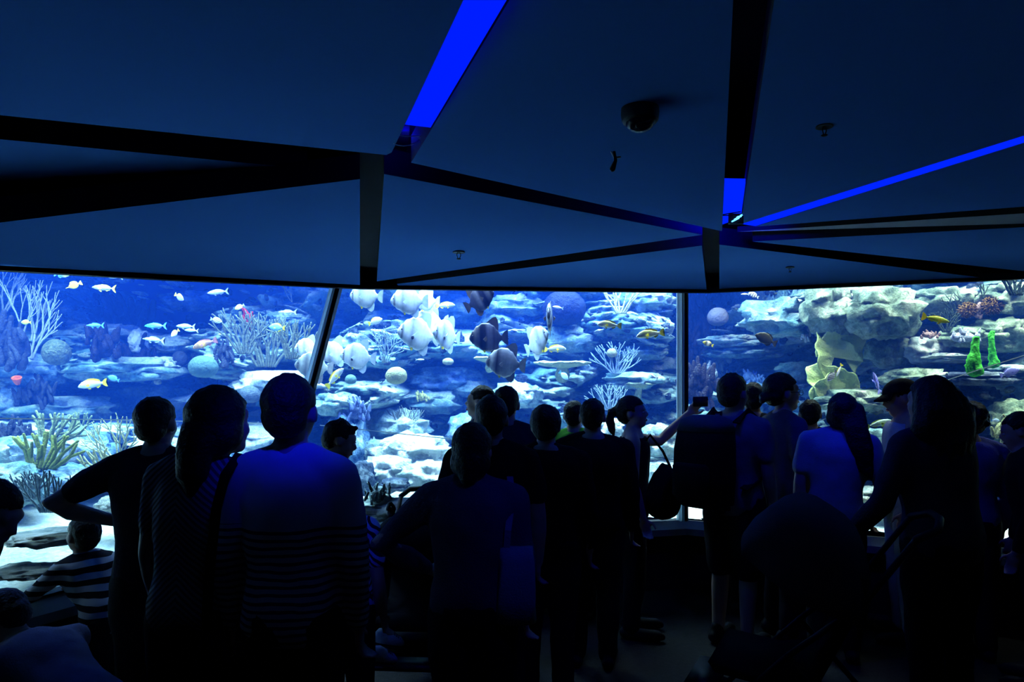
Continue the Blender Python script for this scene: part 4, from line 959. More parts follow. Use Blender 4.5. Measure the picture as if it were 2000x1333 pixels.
FISH = [
 ('fusilier', 181, 751, 58, 'snap', SILY, FY, 'large silver fish with yellow back and forked yellow tail in the left pane', 5.2, 0, -8),
 ('fusilier', 203, 563, 48, 'slim', YGR, FY, 'grey-yellow fish with a yellow tail near the window head at the left', 6, 0, 4),
 ('longnose_butterflyfish', 144, 558, 30, 'nose', YEL_F, FY, 'small yellow longnosed fish pointing down near the window head at the left', 5.8, 20, -25),
 ('pale_fish', 225, 542, 30, 'thin', WHT, FW, 'small white fish touching the window head at the left', 5.8, 0, 0),
 ('butterflyfish', 122, 535, 34, 'oval', fmat('yellow_blue_fish', [(0, (.8, .75, .1)), (.35, (.7, .7, .1)), (.5, (.1, .2, .4)), (.7, (.2, .45, .8))]), BLU_F, 'yellow and blue fish half cut by the window head at the left', 5.8, 180, 0),
 ('fusilier', 426, 571, 42, 'slim', SIL, FW, 'slender silver fish near the window head over the coral thicket', 5.8, 0, -6),
 ('fusilier', 363, 638, 38, 'slim', BLP, FW, 'pale blue slender fish, upper of the close pair in the left pane', 6, 0, 2),
 ('fusilier', 374, 646, 28, 'slim', BLP, FW, 'pale blue slender fish, lower of the close pair in the left pane', 6.1, 0, 3),
 ('fusilier', 300, 664, 44, 'thin', BLP, FW, 'blue slender fish below the dark purple bush', 6, 0, 6),
 ('fusilier', 186, 636, 36, 'thin', BLU_F, BLU_F, 'bright blue slender fish left of the dark purple bush', 6, 0, 0),
 ('damselfish', 350, 581, 26, 'oval', PUR_F, FY, 'purple-blue fish with yellow fins high in the left pane', 6, 160, -30),
 ('damselfish', 51, 630, 20, 'oval', GRY, GRY, 'small green fish among the white sea whips', 5.6, 0, 0),
 ('sergeant_fish', 422, 626, 24, 'oval', STD, FW, 'small black and white striped fish left of the red soft coral', 6, 180, -15),
 ('blue_tang', 541, 640, 32, 'oval', TNG, FY, 'light blue oval fish with yellow fins over the coral thicket', 5.9, 0, 4),
 ('fusilier', 562, 610, 36, 'thin', SIL, FW, 'thin silver fish over the light blue oval fish', 6.1, 0, 0),
 ('snapper', 733, 628, 30, 'oval', WHT, FY, 'small silver fish with a yellow tail left of the white batfish group', 5.9, 172, 18),
 ('fusilier', 654, 738, 50, 'snap', SILY, FY, 'silver yellow-tailed fish diving right of the slanting bar', 5.7, 172, 48),
 ('snapper', 870, 597, 38, 'snap', YGR, FY, 'slender silver yellow fish swimming right near the window head', 6.1, 180, 4),
 ('pale_fish', 1090, 601, 22, 'slim', WHT, FW, 'small white fork-tailed fish beside the frontal batfish', 6, 0, 10),
 ('snapper', 1084, 682, 44, 'snap', YGR, FY, 'yellow-silver fish swimming right behind the turning white batfish', 6.1, 180, 2),
 ('snapper', 1190, 635, 48, 'snap', YSN, FY, 'left of the two yellow-tailed snappers in the middle pane', 5.7, 0, 4),
 ('snapper', 1270, 653, 56, 'snap', YSN, FY, 'right of the two yellow-tailed snappers, next to the upright bar', 5.65, 0, -8),
 ('rabbitfish', 1496, 663, 46, 'oval', DKG, DKG, 'dark olive oval fish in the right pane', 5.7, 0, 24),
 ('snapper', 1828, 624, 52, 'slim', two('olive_green_fish', (.25, .3, .05), (.45, .5, .05)), FY, 'yellow-green fish with a bright tail left of the brown round corals', 4.9, 172, -14),
 ('sergeant_fish', 1472, 577, 22, 'oval', STR, FW, 'small black and white striped fish under the window head in the right pane', 5.9, 0, 25),
 ('damselfish', 1101, 734, 24, 'oval', BLP, BLU_F, 'pale blue fish in the dark cave of the middle pane', 6.1, 150, -40),
 ('pale_fish', 1276, 735, 20, 'thin', WHT, FW, 'tiny white fish left of the upright bar', 6, 0, 28),
 ('sergeant_fish', 1625, 735, 26, 'oval', STD, FG, 'small dark striped fish in front of the cabbage coral', 5.3, 0, -50),
 ('damselfish', 1639, 724, 28, 'thin', WHT, FY, 'thin white and yellow fish pointing down beside the cabbage coral', 5.3, 20, -62),
 ('surgeonfish', 1712, 748, 46, 'slim', PUR_F, PUR_F, 'violet-blue fish hanging nose up right of the cabbage coral', 5.2, 30, 62),
 ('wrasse', 1716, 828, 50, 'slim', two('teal_wrasse', (.3, .45, .4), (.35, .5, .42)), GRY, 'grey-green fish with a green tail left of the capped visitor', 5.1, 172, 16),
 ('butterflyfish', 1383, 672, 22, 'oval', fmat('yellow_black_fish', [(0, (.8, .7, .05)), (.3, (.05, .05, .06)), (.5, (.85, .8, .6)), (.7, (.05, .05, .08))]), FY, 'small yellow and black fish right of the purple column', 5.9, 0, 20),
 ('surgeonfish', 400, 672, 48, 'snap', ORB, two('fin_redbrown', (.35, .15, .12), (.3, .12, .12)), 'brown fish with an orange patch above the round teal coral ball', 6, 10, -20),
 ('parrotfish', 304, 637, 44, 'slim', PAR, BLU_F, 'blue-green parrotfish right of the dark purple bush', 6.3, 0, 0),
 ('butterflyfish', 342, 651, 22, 'oval', fmat('white_yellow_fish', [(0, (.8, .7, .2)), (.3, (.9, .9, .9)), (.6, (.85, .75, .2))]), FY, 'small white and yellow fish below the close blue pair', 6, 60, -40),
 ('butterflyfish', 468, 600, 20, 'oval', fmat('yellow_white_fish', [(0, (.9, .7, .05)), (.4, (.9, .8, .3)), (.55, (.85, .9, .92))]), FW, 'small round yellow and white fish above the red soft coral', 6, 30, -30),
 ('damselfish', 222, 740, 24, 'oval', BLU_F, BLU_F, 'blue fish just behind the tail of the large silver yellow-tailed one', 5.6, 0, 20),
 ('yellow_tang', 133, 1043, 36, 'oval', two('white_yellow_tang', (.75, .8, .85), (.85, .65, .03)), FY, 'yellow-finned fish beside the small boy head', 4.6, 180, 20),
 ('damselfish', 1972, 728, 34, 'oval', PUR_F, PUR_F, 'violet-blue fish at the right below the green sponges', 4.9, 160, 20),
 ('damselfish', 1944, 822, 16, 'oval', BLP, BLU_F, 'tiny bright blue fish at the right over the curly-haired child', 4.9, 180, 0),
 ('pale_fish', 820, 703, 18, 'thin', WHT, FW, 'tiny white fish on the flat-topped blue boulder', 6, 180, 0),
 ('damselfish', 92, 872, 18, 'oval', BLP, BLU_F, 'small pale blue fish beside the green finger coral', 5.2, 0, 0),
 ('damselfish', 140, 923, 18, 'thin', BLP, BLU_F, 'small pale blue fish over the smooth blue rock', 5.2, 0, -20),
 ('pale_fish', 1455, 575, 16, 'thin', WHT, FW, 'tiny white fish in the bright blue corner right of the upright bar', 6, 0, 0),
]
for a in FISH:
    fish(*a[:11], pelvic=a[6] if a[3] > 30 else None, small=a[3] <= 30)
# ================================================================== visitors
TMP = bpy.data.scenes.new('tmp')
def remesh(bm, voxel, sm=3, noise_amp=0, nscale=9, seed=0, fix=None):
    """Melt overlapping closed shapes into one continuous skin."""
    bmesh.ops.recalc_face_normals(bm, faces=bm.faces)
    me = bpy.data.meshes.new('tmp'); bm.to_mesh(me); bm.free()
    o = bpy.data.objects.new('tmp', me); TMP.collection.objects.link(o)
    m = o.modifiers.new('r', 'REMESH'); m.mode = 'VOXEL'; m.voxel_size = voxel
    if sm:
        m2 = o.modifiers.new('s', 'SMOOTH'); m2.factor = .5; m2.iterations = sm
    TMP.view_layers[0].update()
    out = bpy.data.meshes.new_from_object(o.evaluated_get(TMP.view_layers[0].depsgraph))
    bpy.data.objects.remove(o); bpy.data.meshes.remove(me)
    if noise_amp or fix:
        for v in out.vertices:
            p = v.co
            if fix: p = fix(p)
            if noise_amp:
                q = Vector((p.x * nscale + seed, p.y * nscale, p.z * nscale * .8)); p = p + v.normal * noise_amp * fbm(q, 3)
            v.co = p
    return out
def tube(bm, pts, rad, n=14): add_tube(bm, pts, rad, n)
def eloft(bm, rings, n=20, T=None):
    R = []
    for c, rx, ry, ang in rings:
        r = []
        for k in range(n):
            a = 2 * math.pi * k / n
            q = Vector((rx * math.copysign(abs(math.cos(a)) ** .85, math.cos(a)), ry * math.copysign(abs(math.sin(a)) ** .85, math.sin(a)), 0))
            r.append((T(q + c)) if T else q + c)
        R.append(r)
    add_loft(bm, R)
TORSO = [(.84, .145, .095), (.90, .168, .115), (.96, .165, .118), (1.03, .150, .108), (1.10, .142, .104), (1.20, .156, .112), (1.30, .172, .118), (1.37, .172, .108), (1.42, .145, .085), (1.455, .085, .068), (1.48, .058, .058)]
SKIN = pmat('skin', (.42, .26, .19), .55, spec=.35, var=(.46, .29, .21), scale=12)
SKIN_REDLIT = pmat('skin_red_lit', (.50, .27, .19), .55, spec=.35, var=(.54, .30, .21), scale=12)  # skin with the reddish light on one face put into its colour
HAIR = pmat('black_hair', (.010, .009, .009), .55, spec=.25, var=(.018, .015, .013), scale=30, bump=.5, bscale=90)
HAIRB = pmat('brown_hair', (.05, .03, .02), .55, spec=.25, var=(.08, .05, .03), scale=30, bump=.5, bscale=90)
EYEW = pmat('eye_white', (.6, .6, .6), .3, var=(.55, .55, .55), scale=5); LIP = pmat('lip', (.35, .13, .12), .5, var=(.38, .15, .14), scale=9)
def cloth(name, a, b=None, rough=.9): return pmat('cloth_' + name, a, rough, spec=.1, var=b or tuple(c * .8 for c in a), scale=6, bump=.3, bscale=160)
def stripes(name, a, b, per, axis='Z', zmax=None, plain=None, duty=.5, chev=0, fold=.0):
    """Knitted stripes; chev tilts them to either side of the spine."""
    m, N, L, P = nodes_of('cloth_' + name); P.inputs['Roughness'].default_value = .9; P.inputs['Specular IOR Level'].default_value = .1
    tc = N.new('ShaderNodeTexCoord'); sp = N.new('ShaderNodeSeparateXYZ'); L.new(tc.outputs['Object'], sp.inputs[0])
    nz = N.new('ShaderNodeTexNoise'); nz.inputs['Scale'].default_value = 6; L.new(tc.outputs['Object'], nz.inputs['Vector'])
    def math_(op, x, y):
        n = N.new('ShaderNodeMath'); n.operation = op
        for i, q in enumerate((x, y)):
            if q is None: continue
            if isinstance(q, (int, float)): n.inputs[i].default_value = q
            else: L.new(q, n.inputs[i])
        return n.outputs[0]
    c = sp.outputs[axis]
    if chev: c = math_('ADD', c, math_('MULTIPLY', math_('ABSOLUTE', sp.outputs['X'], None), chev))
    c = math_('ADD', c, math_('MULTIPLY', nz.outputs['Fac'], .03 + fold))
    f = math_('FRACT', math_('DIVIDE', c, per), None)
    g = math_('LESS_THAN', f, duty)
    if zmax is not None: g = math_('MULTIPLY', g, math_('LESS_THAN', sp.outputs['Z'], zmax))
    mx = N.new('ShaderNodeMixRGB'); L.new(g, mx.inputs[0]); mx.inputs[1].default_value = (*a, 1); mx.inputs[2].default_value = (*b, 1)
    L.new(mx.outputs[0], P.inputs['Base Color']); return m
def hand(bm, w, d, lat, s, curl=.35, side=1, vox=1):
    """Palm, four unequal bent fingers and a thumb; lat points to the thumb side."""
    d = d.normalized(); lat = (lat - d * lat.dot(d)).normalized(); nrm = d.cross(lat) * side
    M3 = Matrix((lat, nrm, d)).transposed().to_4x4()
    pc = w + d * .045 * s
    m = Matrix.Translation(pc) @ M3 @ Matrix.Diagonal((.040 * s, .015 * s, .052 * s, 1))
    bmesh.ops.create_icosphere(bm, subdivisions=2, radius=1, matrix=m)
    for k, (off, L_) in enumerate(((.028, .070), (.009, .078), (-.010, .072), (-.028, .058))):
        p = w + d * .085 * s + lat * off * s; q = d.copy(); pts = [w + d * .05 * s + lat * off * .8 * s, p]
        for j in range(3):
            q = (Matrix.Rotation(curl * (1 + .15 * k) * -side, 3, lat) @ q)
            p = p + q * L_ * s / 3; pts.append(p)
        add_tube(bm, pts, [.009 * s, .0095 * s, .0085 * s, .008 * s, .007 * s], 8)
    p0 = w + d * .025 * s + lat * .030 * s
    t1 = p0 + (lat * .8 + d * .7).normalized() * .035 * s; t2 = t1 + (d * .95 + lat * .2 + nrm * .25).normalized() * .032 * s
    add_tube(bm, [w + d * .02 * s + lat * .015 * s, p0, t1, t2], [.012 * s, .012 * s, .0105 * s, .009 * s], 8)
V = Vector
def person(label, px, top, Y, yaw=0, H=None, hs=1.0, sh=1.0, wd=1.0, lean=0, side=0, hyaw=0, hpitch=0, htilt=0, hoff=(0, 0), armL=None, armR=None,
           handL=None, handR=None, curlL=.4, curlR=.4, hair='short', hairm=None, shirt=None, sleeve='short', pants=None, pantlen='long', skin=None, shoes=None, legs=None, vox=.0095, bottom=.86, extra=None, z0=0.0, face=False):
    H = H or (EYE - (top - HOR) / FPX * Y)
    s = H / 1.70
    root_loc = Vector(((px - 1000) / FPX * Y, Y, z0)); yw = math.radians(yaw)
    skin = skin or SKIN; hairm = hairm or HAIR
    la, sa = math.radians(lean), math.radians(side)
    piv = V((0, 0, .92))
    def bend(p):
        t = max(0, min(1, (p.z - .90) / .28)); t = t * t * (3 - 2 * t)
        q = Matrix.Rotation(-la * t, 3, 'X') @ (p - piv)
        q = Matrix.Rotation(sa * t, 3, 'Y') @ q
        return piv + q
    nk = bend(V((0, 0, 1.47)))
    HR = Matrix.Rotation(math.radians(hyaw), 3, 'Z') @ Matrix.Rotation(math.radians(-hpitch) - la * .4, 3, 'X') @ Matrix.Rotation(math.radians(htilt), 3, 'Y')
    hd0 = V((hoff[0], hoff[1], 0))
    def headT(p): return nk + hd0 + HR @ ((p - V((0, 0, 1.47))) * hs)
    def fin(p): return p * s
    sx = sh * .182
    def shoulder(sg): return bend(V((sg * sx, 0, 1.385)))
    def arm_pts(sg, a):
        a = a or ((.05, .0, -.28), (.05, .07, -.52)); S0 = shoulder(sg)
        e, w = V(a[0]), V(a[1])
        return S0, S0 + V((sg * e.x, e.y, e.z)), S0 + V((sg * w.x, w.y, w.z))
    HIP = []
    for i, sg in enumerate((-1, 1)):
        if legs: HIP.append([V(q) for q in legs[i]])
        else: HIP.append([V((sg * .09, 0, .90)), V((sg * .095, .015, .48)), V((sg * .10, -.01, .085)), V((sg * .125, .17, .035))])
    def scaled(bm):
        for v in bm.verts: v.co *= s
        return bm
    # ---- body
    bm = bmesh.new()
    eloft(bm, [(V((0, 0, z)), rx * wd * (sh if z > 1.25 else 1), ry * wd, 0) for z, rx, ry in TORSO], T=bend)
    tube(bm, [bend(V((0, 0, 1.42))), bend(V((0, .004, 1.47))), headT(V((0, .012, 1.54)))], [.058, .054, .054])
    for sg in (-1, 1):
        S0, e, w = arm_pts(sg, armL if sg < 0 else armR)
        tube(bm, [bend(V((sg * .03, -.005, 1.455))), bend(V((sg * .10 * sh, -.004, 1.42))), S0], [.045, .046, .054])
        tube(bm, [S0, S0.lerp(e, .35), e, e.lerp(w, .3), w], [.054, .050, .039, .041, .027])
        hdv = handL if sg < 0 else handR
        d = V((sg * hdv[0], hdv[1], hdv[2])) if hdv else (w - e)
        lat = V((0, 1, 0.2)) if abs(d.normalized().y) < .8 else V((-sg, 0, .3))
        hand(bm, w, d, lat, 1.0, curlL if sg < 0 else curlR, side=sg)
        h, k, a, t = HIP[0 if sg < 0 else 1]
        tube(bm, [h, h.lerp(k, .4), k, k.lerp(a, .3), a], [.088 * wd, .080 * wd, .055, .055, .038])
        tube(bm, [a + V((0, -.02, -.04)), a.lerp(t, .5) + V((0, 0, -.02)), t], [.038, .036, .030])
    # head
    def he(c, r): 
        m = Matrix.Translation(headT(V(c))) @ HR.to_4x4() @ Matrix.Diagonal((r[0] * hs, r[1] * hs, r[2] * hs, 1)); bmesh.ops.create_icosphere(bm, subdivisions=3, radius=1, matrix=m)
    he((0, -.010, 1.608), (.074, .092, .088)); he((0, .030, 1.562), (.061, .068, .082)); he((0, .060, 1.505), (.036, .034, .026)); he((0, .070, 1.615), (.052, .022, .03))
    he((0, .092, 1.533), (.022, .011, .011)); he((.036, .062, 1.56), (.024, .022, .024)); he((-.036, .062, 1.56), (.024, .022, .024))
    tube(bm, [headT(V((0, .088, 1.600))), headT(V((0, .106, 1.572))), headT(V((0, .092, 1.563)))], [.010, .014, .014], 8)
    for sg in (-1, 1): he((sg * .077, -.008, 1.578), (.011, .020, .032))
    me = remesh(scaled(bm), vox, 2)
    body = link('person', me, skin, loc=root_loc); body.rotation_euler = (0, 0, yw)
    tag(body, label, 'person')
    if face:
        for sg in (-1, 1):
            c = headT(V((sg * .031, .083, 1.590))) * s
            b2 = bmesh.new(); add_ell(b2, c, (.013 * s, .010 * s, .007 * s), HR.to_4x4(), 2); e_ = from_bm('eye', b2, EYEW, body)
            b2 = bmesh.new(); add_ell(b2, headT(V((sg * .031, .090, 1.590))) * s, (.006 * s, .004 * s, .006 * s), None, 2); from_bm('iris', b2, M_eye, e_)
            b2 = bmesh.new(); add_tube(b2, [headT(V((sg * (.031 + x), .094 - abs(x) * .5, 1.609 - abs(x - .004) * .25))) * s for x in (-.018, -.006, .006, .018)], [.002 * s, .003 * s, .003 * s, .0015 * s], 6); from_bm('eyebrow', b2, HAIR, body)
        b2 = bmesh.new(); m = Matrix.Translation(headT(V((0, .098, 1.533))) * s) @ HR.to_4x4() @ Matrix.Diagonal((.021 * s, .008 * s, .008 * s, 1)); bmesh.ops.create_icosphere(b2, subdivisions=3, radius=1, matrix=m); from_bm('lips', b2, LIP, body)
    # ---- hair
    bm = bmesh.new()
    def hh(c, r): 
        m = Matrix.Translation(headT(V(c))) @ HR.to_4x4() @ Matrix.Diagonal((r[0] * hs, r[1] * hs, r[2] * hs, 1)); bmesh.ops.create_icosphere(bm, subdivisions=3, radius=1, matrix=m)
    def ht(pts, rad, n=10): tube(bm, [headT(V(p)) for p in pts], [r * hs for r in rad], n)
    thick = .016 if hair in ('lowtail', 'bowl') else .006 if hair in ('short', 'crop', 'quiff') else .013
    hh((0, -.016, 1.617), (.075 + thick, .093 + thick, .084 + thick)); hh((0, -.050, 1.575), (.066 + thick * .6, .052 + thick, .070))
    rnd = random.Random(int(px))
    drop = 0
    if hair == 'bob': hh((0, -.04, 1.545), (.088, .075, .085)); ht([(0, -.075, 1.56), (0, -.085, 1.49)], [.06, .045])
    if hair == 'long':
        for k in range(7): 
            x = (k - 3) * .024; ht([(x, -.06, 1.62), (x * 1.25, -.10, 1.48), (x * 1.3, -.12, 1.34), (x * 1.15, -.12, 1.22)], [.034, .036, .032, .018])
        hh((0, -.03, 1.54), (.090, .07, .08))
    if hair == 'sidelong':
        for k in range(6):
            x = .01 + k * .016; ht([(x, -.055, 1.62), (x + .03, -.095, 1.50), (x + .075, -.11, 1.38), (x + .11, -.10, 1.25 - .01 * k)], [.036, .036, .030, .012])
        hh((0, -.03, 1.55), (.088, .07, .08))
    if hair == 'wavy':
        for k in range(9):
            a = (k - 4) * .40; r0 = .075
            pts = [(r0 * math.sin(a), -.035 - .055 * math.cos(a), 1.62)]
            for j in range(1, 5): pts.append(((.10 + .013 * j) * math.sin(a) + .012 * math.sin(j * 2.1 + k), -.05 - .075 * math.cos(a) + .01 * math.cos(j * 1.7 + k), 1.62 - .075 * j))
            ht(pts, [.04, .045, .044, .040, .022])
        hh((0, -.03, 1.565), (.105, .095, .10))
    if hair == 'pony':
        ht([(0, -.095, 1.63), (0, -.15, 1.60), (0, -.165, 1.53), (0, -.15, 1.46), (0, -.14, 1.42)], [.022, .028, .034, .028, .008])
    if hair == 'bun': hh((0, -.118, 1.56), (.030, .028, .032)); hh((.012, -.135, 1.54), (.018, .018, .02))
    if hair == 'lowtail': ht([(0, -.07, 1.56), (0, -.10, 1.50), (0, -.11, 1.42), (.0, -.11, 1.36)], [.07, .06, .05, .015]); hh((0, -.02, 1.56), (.096, .085, .085))
    if hair == 'quiff':
        for k in range(22):
            a = rnd.uniform(-1, 1); b = rnd.uniform(-.5, .8)
            p = V((.06 * a, .08 * b - .01, 1.69 - .02 * abs(a) - .014 * b)); q = p + V((.014 * a, .006 + .018 * b, .016 + .016 * rnd.random())); ht([p - V((0, 0, .02)), p, q], [.014, .013, .005], 6)
    if hair in ('short', 'crop'):
        for k in range(26):
            a = rnd.uniform(0, 6.28); b = rnd.uniform(.1, 1.4); p = V((.074 * math.cos(a) * math.cos(b), -.016 + .092 * math.sin(a) * math.cos(b), 1.615 + .086 * math.sin(b))); q = p + (p - V((0, -.016, 1.615))).normalized() * rnd.uniform(.006, .012); ht([p, q], [.012, .004], 6)
    if hair == 'curly':
        for k in range(60):
            a = rnd.uniform(0, 6.28); b = rnd.uniform(-.5, 1.5); hh((.088 * math.cos(a) * math.cos(b), -.02 + .10 * math.sin(a) * math.cos(b), 1.605 + .095 * math.sin(b)), (.022, .022, .022))
    HI = HR.inverted(); base = nk + hd0
    def fix(p):
        q = HI @ (p / s - base) / hs + V((0, 0, 1.47))
        if q.y > .035 and q.z < 1.648 - max(0, .06 - q.y) * .6 and abs(q.x) < .2 and q.z > 1.44:
            q = V((q.x * .70, q.y * .55, 1.585 + (q.z - 1.585) * .8))
        elif hair in ('short', 'crop', 'quiff', 'bun', 'pony') and q.z < 1.602 and q.y > -.035 and abs(q.x) > .05 and q.z > 1.5:
            q.x *= .80
        return (base + HR @ ((q - V((0, 0, 1.47))) * hs)) * s
    hm = remesh(scaled(bm), .0085, 1, .004, 30, px, fix); link('hair', hm, hairm, body)
    # ---- shirt
    if shirt:
        bm = bmesh.new(); inf = .014
        rings = [(z, rx, ry) for z, rx, ry in TORSO if z < 1.47 and z >= bottom - .03]
        if sleeve == 'tank': rings = [r for r in rings if r[0] < 1.43]
        eloft(bm, [(V((0, 0, z)), (rx * wd * (sh if z > 1.25 else 1) + inf), ry * wd + inf, 0) for z, rx, ry in rings], T=bend)
        for sg in (-1, 1):
            S0, e, w = arm_pts(sg, armL if sg < 0 else armR)
            if sleeve == 'tank':
                tube(bm, [bend(V((sg * .07, -.07, 1.36))), bend(V((sg * .075, -.02, 1.455))), bend(V((sg * .07, .06, 1.37)))], [.03, .022, .03]); continue
            tube(bm, [bend(V((sg * .04, -.005, 1.445))), bend(V((sg * .10 * sh, -.004, 1.42))), S0], [.055, .058, .066])
            if sleeve == 'long': tube(bm, [S0, S0.lerp(e, .5), e, e.lerp(w, .5), e.lerp(w, .93)], [.066, .062, .052, .050, .038])
            else: tube(bm, [S0, S0.lerp(e, .35), S0.lerp(e, .62)], [.066, .066, .062])
        link('shirt', remesh(scaled(bm), .014, 3, .010, 7, px), shirt, body)
    # ---- trousers, shoes
    if pants:
        bm = bmesh.new()
        eloft(bm, [(V((0, 0, z)), rx * wd + .013, ry * wd + .013, 0) for z, rx, ry in TORSO if z < 1.0], T=bend)
        for h, k, a, t in HIP:
            if pantlen == 'long': tube(bm, [h, h.lerp(k, .4), k, k.lerp(a, .4), a + V((0, 0, .0))], [.104 * wd, .098 * wd, .078, .073, .062])
            elif pantlen == 'skirt': pass
            else: tube(bm, [h, h.lerp(k, .4), h.lerp(k, .95)], [.106 * wd, .104 * wd, .090])
        if pantlen == 'skirt': eloft(bm, [(V((0, 0, z)), r, r * .8, 0) for z, r in ((.95, .17), (.8, .21), (.45, .28), (.40, .28))])
        link('trousers' if pantlen == 'long' else ('skirt' if pantlen == 'skirt' else 'shorts'), remesh(scaled(bm), .017, 2, .009, 8, px + 3), pants, body)
    for h, k, a, t in HIP:
        bm = bmesh.new(); tube(bm, [a + V((0, -.045, -.042)), a.lerp(t, .5) + V((0, 0, -.022)), t + V((0, 0, .006)), t + V((0, .03, .0))], [.042, .043, .038, .026])
        tube(bm, [a + V((0, -.02, -.05)), a + V((0, -.015, .01))], [.045, .042])
        for v in bm.verts: v.co.z = max(v.co.z, .002) if not legs else v.co.z
        link('shoe', remesh(scaled(bm), .010, 2), shoes or SHOE, body)
    info = dict(body=body, s=s, M=Matrix.Translation(root_loc) @ Matrix.Rotation(yw, 4, 'Z'), head=lambda p: headT(V(p)) * s, bend=lambda p: bend(V(p)) * s, shoulder=lambda g: shoulder(g) * s, arm=lambda g: [q * s for q in arm_pts(g, armL if g < 0 else armR)])
    return info
SHOE = pmat('dark_shoe', (.015, .015, .018), .6, var=(.02, .02, .025), scale=8)
DK, NV, BK = cloth('charcoal', (.03, .03, .034)), cloth('navy', (.025, .028, .05)), cloth('black', (.012, .012, .014))
JEAN = cloth('dark_trousers', (.016, .017, .022)); GRYC = cloth('grey', (.12, .12, .13)); PALE = cloth('pale', (.55, .58, .66)); LILAC = cloth('lilac', (.19, .16, .24))
def px_off(inf, px, py, Y):
    """A point of the view in a person's own frame."""
    return inf['M'].inverted() @ W(px, py, Y)
AK = ((.235, -.03, -.145), (.03, .085, -.235))      # hand on hip
PEOPLE = {}
PEOPLE['edge'] = person('person leaning in at the left edge with only the dark head showing', -304, 950, 2.35, -90, hs=1.05, sh=.85, lean=60, H=1.58, hpitch=10, armL=((.02, -.12, -.26), (.0, -.18, -.48)), armR=((.02, -.12, -.26), (.0, -.18, -.48)), shirt=BK, pants=JEAN, hair='short', vox=.010)
PEOPLE['akimbo'] = person('man in a dark T-shirt with his left hand on his hip, at the left', 306, 777, 2.8, 8, hyaw=-8, armL=AK, handL=(-.5, .5, -.5), shirt=NV, pants=JEAN, hair='short', side=0)
PEOPLE['woman'] = person('woman with gathered hair in a finely striped top, between two men', 384, 768, 2.34, -8, sh=.92, wd=.95, side=4, hyaw=-20, hs=1.06, hoff=(.055, 0), shirt=stripes('chevron', (.05, .05, .06), (.20, .20, .25), .022, chev=.9), pants=JEAN, hair='lowtail')
PEOPLE['striped'] = person('man in a blue-lit shirt with dark stripes below the chest and a shoulder strap', 567, 742, 2.2, 0, sh=.88, wd=.86, hs=1.06, hyaw=-2, shirt=stripes('breton', (.40, .41, .47), (.04, .04, .07), .024, zmax=1.21, duty=.42), pants=BK, hair='crop', sleeve='long')
PEOPLE['quiff'] = person('boy with spiky hair in profile behind the striped man', 622, 843, 3.5, -70, hpitch=20, lean=8, H=1.47, shirt=BK, pants=JEAN, hair='quiff', face=True, vox=.008)
PEOPLE['held'] = person('small child in a black and white patterned top beside the spiky-haired boy', 672, 922, 2.95, -15, hs=1.12, sh=.9, shirt=stripes('zebra', (.62, .66, .7), (.02, .02, .03), .036, chev=1.2, fold=.12), pants=BK, hair='short', hairm=HAIRB, sleeve='short')
PEOPLE['tote'] = person('woman in a dark blue top, hand on hip, tote bag on her shoulder', 922, 830, 2.6, -6, sh=.98, wd=1.05, armL=((.215, -.06, -.20), (.03, .085, -.34)), handL=(-.5, .5, -.4), shirt=cloth('dusk_blue', (.07, .075, .12)), pants=BK, hair='bob', hs=1.0, sleeve='long')
PEOPLE['tall'] = person('dark-haired visitor directly behind the tote bag woman', 960, 774, 3.15, 0, shirt=BK, pants=JEAN, hair='short')
PEOPLE['leftprofile'] = person('visitor in profile looking left among the heads in the middle', 938, 755, 4.75, 75, shirt=NV, pants=JEAN, hair='short', face=True)
PEOPLE['short'] = person('visitor with short hair and a shirt collar right of the profile head', 989, 755, 4.1, -6, shirt=NV, pants=JEAN, hair='short')
PEOPLE['bowl'] = person('dark-clad visitor with a bowl haircut left of the green shirt', 1066, 795, 3.55, -8, wd=1.15, sh=1.1, shirt=BK, pants=JEAN, hair='bowl', hs=1.0, sleeve='long')
PEOPLE['green'] = person('visitor in a bright green shirt half hidden by a dark jacket', 1121, 784, 4.8, -12, shirt=cloth('green', (.13, .55, .05), (.10, .45, .04)), pants=JEAN, hair='short', sleeve='short')
PEOPLE['jacket'] = person('visitor in a dark jacket in front of the green shirt', 1157, 780, 4.0, -10, wd=1.15, sh=1.08, shirt=BK, pants=JEAN, hair='short', sleeve='long')
PEOPLE['photo'] = person('woman with a ponytail holding up a phone to photograph the tank', 1236, 776, 4.5, -100, sh=.9, wd=.95, hyaw=-8, hpitch=-2, armL=((.10, .20, -.02), (.12, .415, .19)), handL=(.0, .12, .14), curlL=.75, shirt=BK, pants=JEAN, hair='pony', sleeve='tank', face=True, vox=.007)
PEOPLE['pack'] = person('man in a pale lilac shirt and dark shorts wearing a black backpack', 1432, 737, 4.3, -48, wd=1.1, sh=1.02, hs=1.08, shirt=LILAC, pants=BK, pantlen='shorts', hair='crop')
PEOPLE['behindpack'] = person('visitor whose head shows right behind the backpack man', 1470, 749, 4.9, -15, shirt=BK, pants=JEAN, hair='short')
PEOPLE['bun'] = person('woman with a low bun and glasses in profile facing right', 1528, 737, 4.45, -82, hs=1.08, wd=.95, sh=.95, shirt=cloth('ash', (.09, .09, .095)), pants=JEAN, hair='bun', face=True, sleeve='short')
PEOPLE['small'] = person('short visitor between the profile woman and the long-haired one', 1582, 782, 4.85, -20, shirt=BK, pants=JEAN, hair='short')
PEOPLE['bluetee'] = person('woman with long hair falling over a blue-lit T-shirt', 1630, 770, 4.1, -22, side=3, htilt=6, shirt=cloth('white_tee', (.40, .41, .46)), pants=JEAN, hair='sidelong', armR=((.06, -.02, -.28), (.03, .14, -.48)))
